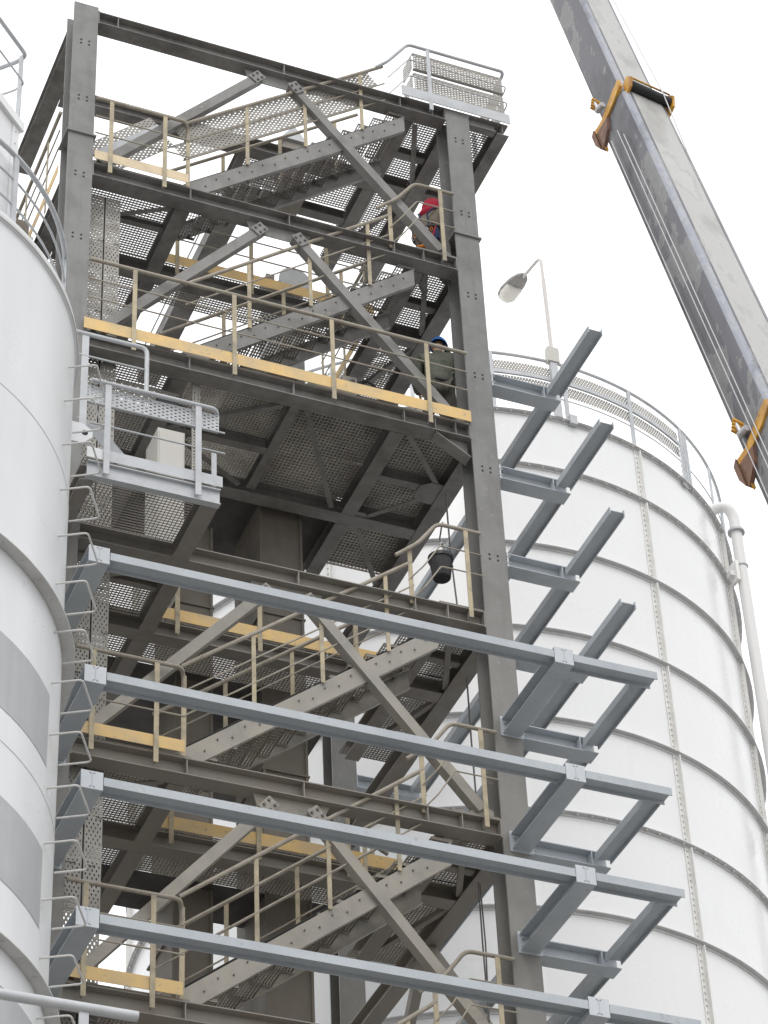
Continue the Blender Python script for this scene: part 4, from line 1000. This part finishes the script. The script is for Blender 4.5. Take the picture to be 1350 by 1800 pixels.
# doubled end post with vertical tray
for a in (-57.6, -56.6): MB().bar(tp(TR+.03, a, 31.8), tp(TR+.03, a, 33.05), .05, .03, up=(math.cos(R(a)), math.sin(R(a)), 0)).build('post', M['galv'], rt)
a = -60.2; tgv = Vector((-math.sin(R(a)), math.cos(R(a)), 0))
p = perforated(MB(), tp(TR+.05, a, 31.75), tgv, (0, 0, 1), 3, 16, cell=.055, hu=.022, hv=.03).build('perforated_tray', M['galv'], rt); p['kind'] = 'stuff'
MB().bar(tp(TR+.05, -86.5, 31.88), tp(TR+.05, -88, 31.88), .1, .18).build('foot_box', M['galv'], rt)
# downpipe at the tank's right side
t = thing('downpipe', 'white overflow pipe curving from the tank rim and running down its right side', 'pipe', (13.85, 7.3, 0))
px, py = 13.74, 7.15
PZ = 31.98
MB().tube([(13.36, 7.45, PZ+.12), (px-.12, py, PZ+.10), (px, py, PZ-.10), (px, py, PZ-.45)], .095, 18, bend=.18).build('elbow', M['pipe'], t, smooth=True)
MB().tube([(px, py, PZ-.46), (px, py, 0)], .095, 20).build('pipe_run', M['pipe'], t, smooth=True)
MB().tube([(px, py, PZ-.47), (px, py, PZ-.43)], .145, 22).build('flange', M['galv'], t, smooth=True)
MB().tube([(px, py, PZ-1.2), (px, py, PZ-1.17)], .112, 22).build('pipe_collar', M['galv'], t, smooth=True)
for zz in (PZ-1.45, PZ-6.6, PZ-11.7):
    MB().box(13.48, px-.10, py-.05, py+.08, zz, zz+.10).build('bracket', M['pipe'], t)
    MB().box(px-.17, px-.11, py-.1, py+.1, zz-.1, zz+.30).build('bracket_plate', M['tankrib'], t)
MB().tube([(13.28, 7.5, PZ+.12), (13.36, 7.45, PZ+.12)], .14, 20).build('flange', M['tankrib'], t, smooth=True)

# ------------------------------------------------------------------ street lamp on the tank rim
lb = tp(TR+.06, -90.1, 0)
t = thing('street_lamp', 'street lamp on a thin pole at the tank rim, head hanging left', 'street lamp', (lb.x, lb.y, 31.8))
MB().bar((lb.x, lb.y, 31.85), (lb.x, lb.y, 33.2), .12, .08, up=(0, 1, 0)).build('bracket_post', M['galv'], t)
MB().box(lb.x-.10, lb.x+.10, lb.y-.06, lb.y+.06, 33.05, 33.36).build('clamp_box', M['cabinet'], t)
top = Vector((lb.x-.02, lb.y, 35.50)); dn = Vector((-.20, 1.39, .05)).normalized()
MB().tube([(lb.x, lb.y, 33.3), (lb.x-.012, lb.y, 34.95)], .034, 10).build('pole', M['pole'], t, smooth=True)
MB().tube([(lb.x-.012, lb.y, 34.9), top, top+dn*.55-Vector((0, 0, .02))], .026, 10, bend=.14).build('arm', M['pole'], t, smooth=True)
hs_ = top+dn*.50; sdn = dn.cross(Vector((0, 0, 1))).normalized(); un_ = sdn.cross(dn)
def lamp_shell(prof, mat, name, smooth=True):
    # prof: list of (along, half width, z offset top, z offset bottom)
    mb = MB(); seg = 16
    for (a, w, zt, zb_) in prof:
        for k in range(seg):
            an = 2*math.pi*k/seg; y = math.cos(an); z_ = math.sin(an)
            mb.v.append(tuple(hs_+dn*a*.88+sdn*w*y*.85+un_*(zt*z_ if z_ > 0 else zb_*z_)*.85))
    n = len(prof)
    for i in range(n-1):
        for k in range(seg): mb.f.append((i*seg+k, i*seg+(k+1) % seg, (i+1)*seg+(k+1) % seg, (i+1)*seg+k))
    mb.f.append(tuple(range(seg))); mb.f.append(tuple((n-1)*seg+k for k in range(seg)))
    return mb.build(name, mat, t, smooth=smooth)
lamp_shell([(0, .06, .05, .03), (.10, .14, .10, .07), (.28, .19, .15, .08), (.55, .21, .16, .06), (.72, .17, .12, .05), (.80, .08, .05, .03)], M['lampg'], 'lamp_housing')
lamp_shell([(.32, .12, .0, .10), (.36, .185, .0, .20), (.58, .19, .0, .25), (.72, .14, .0, .17), (.76, .07, .0, .08)], M['lampw'], 'lamp_bowl')
# thin antenna on the top platform
t = thing('antenna_mast', 'very thin whip aerial standing on the topmost platform', 'aerial', (5.35, .9, ZF[0]))
MB().tube([(5.35, .9, ZF[0]), (5.33, .9, ZF[0]+1.4), (5.30, .9, ZF[0]+2.35)], [.008, .006, .004], 6).build('whip', M['wire'], t)
MB().box(5.32, 5.38, .87, .93, ZF[0], ZF[0]+.06).build('foot', M['galv'], t)

# ------------------------------------------------------------------ crane boom
def ray(x, y):
    return ((x-675)*r2 - (y-900)*u2 + 4981.66*fwd).normalized()
A_ = CAM + ray(1136, 255)*31.9
dB = Vector((0.010, 0.282, 0.9594)).normalized()
view = (A_-CAM).normalized()
ex = dB.cross(view).normalized()          # across, to the right in the picture
if ex.dot(r2) < 0: ex = -ex
ey = ex.cross(dB).normalized()
if ey.dot(view) < 0: ey = -ey             # away from the camera
t = thing('crane_boom', 'raised telescopic crane boom with scuffed grey sides and amber collars at the right', 'crane boom', A_ - dB*(A_.z/dB.z))
def section(w, corner=.12):
    # rotated rounded box: corner edge towards the camera; returns outline (ex, ey) and material index per edge
    th = R(52); hw, hh = w*.42, w*.38; pts = []
    rc = w*.15
    for cx, cy, a0 in ((hw-rc, hh-rc, 0), (-hw+rc, hh-rc, 90), (-hw+rc, -hh+rc, 180), (hw-rc, -hh+rc, 270)):
        for i in range(7):
            a = R(a0+15*i); pts.append((cx+rc*math.cos(a), cy+rc*math.sin(a)))
    return [(x*math.cos(th)-y*math.sin(th), x*math.sin(th)+y*math.cos(th)) for x, y in pts]
def sweep(w, s0, s1, name):
    out_ = section(w); mats = ['boomcream', 'boomdark', 'boomlilac', 'boomedge']
    xs = [p[0] for p in out_]; half = max(abs(min(xs)), abs(max(xs)))
    k = (w/2)/half; out_ = [(x*k, y*k) for x, y in out_]
    n = len(out_); O = A_
    nseg = 1
    vs = [O+dB*s0+ex*x+ey*y for x, y in out_]+[O+dB*s1+ex*x+ey*y for x, y in out_]
    fs = [(i, (i+1) % n, n+(i+1) % n, n+i) for i in range(n)]+[tuple(range(n-1, -1, -1)), tuple(range(n, 2*n))]
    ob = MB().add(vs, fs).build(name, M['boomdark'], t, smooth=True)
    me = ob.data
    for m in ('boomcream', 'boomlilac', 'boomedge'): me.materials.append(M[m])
    # pick material, with painted edge highlight and lower shading, by face direction
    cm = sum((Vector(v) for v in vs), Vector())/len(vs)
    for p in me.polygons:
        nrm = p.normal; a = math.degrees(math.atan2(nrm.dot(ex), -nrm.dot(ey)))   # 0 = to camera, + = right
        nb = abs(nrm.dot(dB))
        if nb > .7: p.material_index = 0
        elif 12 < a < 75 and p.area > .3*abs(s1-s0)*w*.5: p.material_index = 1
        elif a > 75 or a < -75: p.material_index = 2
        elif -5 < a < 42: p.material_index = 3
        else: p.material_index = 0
    return out_
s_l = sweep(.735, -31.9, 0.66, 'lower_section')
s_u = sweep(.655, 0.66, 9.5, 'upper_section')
def collar(s0, w, label):
    c = MB()
    # amber plate round the left half
    out_ = section(w); half = max(abs(p[0]) for p in out_); k = (w/2)/half
    P = [(x*k, y*k) for x, y in out_]
    def pt(x, y, s): return A_+dB*(s0+s)+ex*x+ey*y
    left = sorted([p for p in P], key=lambda p: p[0])[0]
    front = sorted([p for p in P], key=lambda p: p[1])[0]
    right = sorted([p for p in P], key=lambda p: p[0])[-1]
    Lx, Ly = left; Fx, Fy = front; Rx, Ry = right
    dl = Vector((Fx-Lx, Fy-Ly)).normalized(); nl = Vector((dl.y, -dl.x))
    if nl.y > 0: nl = -nl
    dr = Vector((Rx-Fx, Ry-Fy)).normalized(); nr = Vector((-dr.y, dr.x))
    if nr.y > 0: nr = -nr
    def loc(p, q, s): return pt(p.x+q.x, p.y+q.y, s)
    L2, F2, R2 = Vector((Lx, Ly)), Vector((Fx, Fy)), Vector((Rx, Ry))
    # plate standing proud of the left face
    a = L2-dl*.06; b = F2+dl*.02
    band = MB().plate([loc(a, nl*.012, -.16), loc(a+dl*.12, nl*.012, -.13), loc(F2-dl*.14, nl*.012, -.02), loc(b, nl*.012, .07), loc(b+dl*.01, nl*.012, .20), loc(F2-dl*.10, nl*.012, .16), loc(a+dl*.14, nl*.012, -.0), loc(a, nl*.012, .0)], Vector(ex)*nl.x*.045+Vector(ey)*nl.y*.045).build('collar_band', M['amber'], t)
    MB().plate([loc(a, nl*.012, -.50), loc(a, nl*.07, -.44), loc(a, nl*.07, -.02), loc(a, nl*.0, .02)], Vector(ex)*dl.x*.03+Vector(ey)*dl.y*.03).build('side_plate', M['amber'], t)
    MB().plate([loc(a, nl*.02, -.48), loc(L2+dl*.12, nl*.02, -.30), loc(L2+dl*.18, nl*.02, -.11), loc(a, nl*.02, -.11)], Vector(ex)*nl.x*.05+Vector(ey)*nl.y*.05).build('wear_shoe', M['redbrown'], t)
    MB().plate([loc(a-dl*.02, nl*.0, -.44), loc(a-dl*.06, nl*.01, -.30), loc(a-dl*.06, nl*.01, -.08), loc(a-dl*.01, nl*.0, .0)], Vector(ex)*nl.x*.08+Vector(ey)*nl.y*.08).build('edge_lug', M['redbrown'], t)
    # ears and the guide roller over the cream face
    e0 = F2+dr*.02; e1 = R2+dr*.01
    MB().plate([loc(e0, nr*.0, -.06), loc(e0, nr*.10, -.02), loc(e0, nr*.16, .10), loc(e0, nr*.10, .20), loc(e0, nr*.0, .16)], Vector(ex)*dr.x*.03+Vector(ey)*dr.y*.03).build('roller_ear', M['amber'], t)
    MB().plate([loc(e1, -nr*.06, -.14), loc(e1, nr*.10, -.10), loc(e1, nr*.16, .06), loc(e1, nr*.10, .16), loc(e1, -nr*.02, .10)], Vector(ex)*dr.x*.03+Vector(ey)*dr.y*.03).build('roller_ear', M['amber'], t)
    MB().tube([loc(e0+dr*.035, nr*.075, .05), loc(e1-dr*.005, nr*.075, .02)], .062, 18).build('guide_roller', M['rubber'], t, smooth=True)
    MB().tube([loc(e0+dr*.03, nr*.13, .15), loc(e1-dr*.005, nr*.13, .12)], .012, 8).build('guard_bar', M['amber'], t, smooth=True)
    # small fitting with steel parts at the left
    m_ = L2+dl*.10
    fit = MB()
    for i in range(4): fit.bar(loc(m_+dl*.02*i, nl*.05, .18+.03*i), loc(m_+dl*.02*i, nl*.16, .22+.03*i), .03, .03)
    fit.build('sensor_bracket', M['amber'], t)
    MB().tube([loc(m_, nl*.09, .16), loc(m_+dl*.12, nl*.09, .12)], .035, 12).build('cable_guide', M['wire'], t, smooth=True)
    MB().tube([loc(m_+dl*.04, nl*.12, .28), loc(m_+dl*.04, nl*.10, .12)], .022, 10).build('pin', M['wire'], t, smooth=True)
    return L2, F2, R2, dl, dr, nl, nr
fr = collar(0.66, .735, 'upper')
collar(-6.15, .735, 'lower')
L2, F2, R2, dl, dr, nl, nr = fr
def pt2(q, s): return A_+dB*s+ex*q.x+ey*q.y
for i, (f, s0, s1) in enumerate(((.10, -12, .1), (.24, -12, .1), (.30, -12, -.1))):
    q = L2+dl*f+nl*.07
    o = MB().tube([pt2(q, s0), pt2(q, s1)], .006, 6).build('boom_cable', M['wire'], t, smooth=True)
MB().tube([pt2(R2-dr*.01+nr*.012, -12), pt2(R2-dr*.01+nr*.012, -.5), pt2(F2.lerp(R2, .80)+nr*.145, .70), pt2(F2.lerp(R2, .55)+nr*.06, 9.4)], .007, 6).build('boom_cable', M['wire'], t, smooth=True)
mb = MB()
for i in range(12):
    q = L2.lerp(F2, .45+.12*(i % 2)); p0 = pt2(q, -.9-.62*i-(i % 3)*.15)
    mb.tube([p0+ex*nl.x*-.01+ey*nl.y*-.01, p0+(ex*nl.x+ey*nl.y)*.004], .013, 8)
mb.build('plug_hole', M['hole'], t, kind='stuff')

S.render.engine = 'CYCLES'
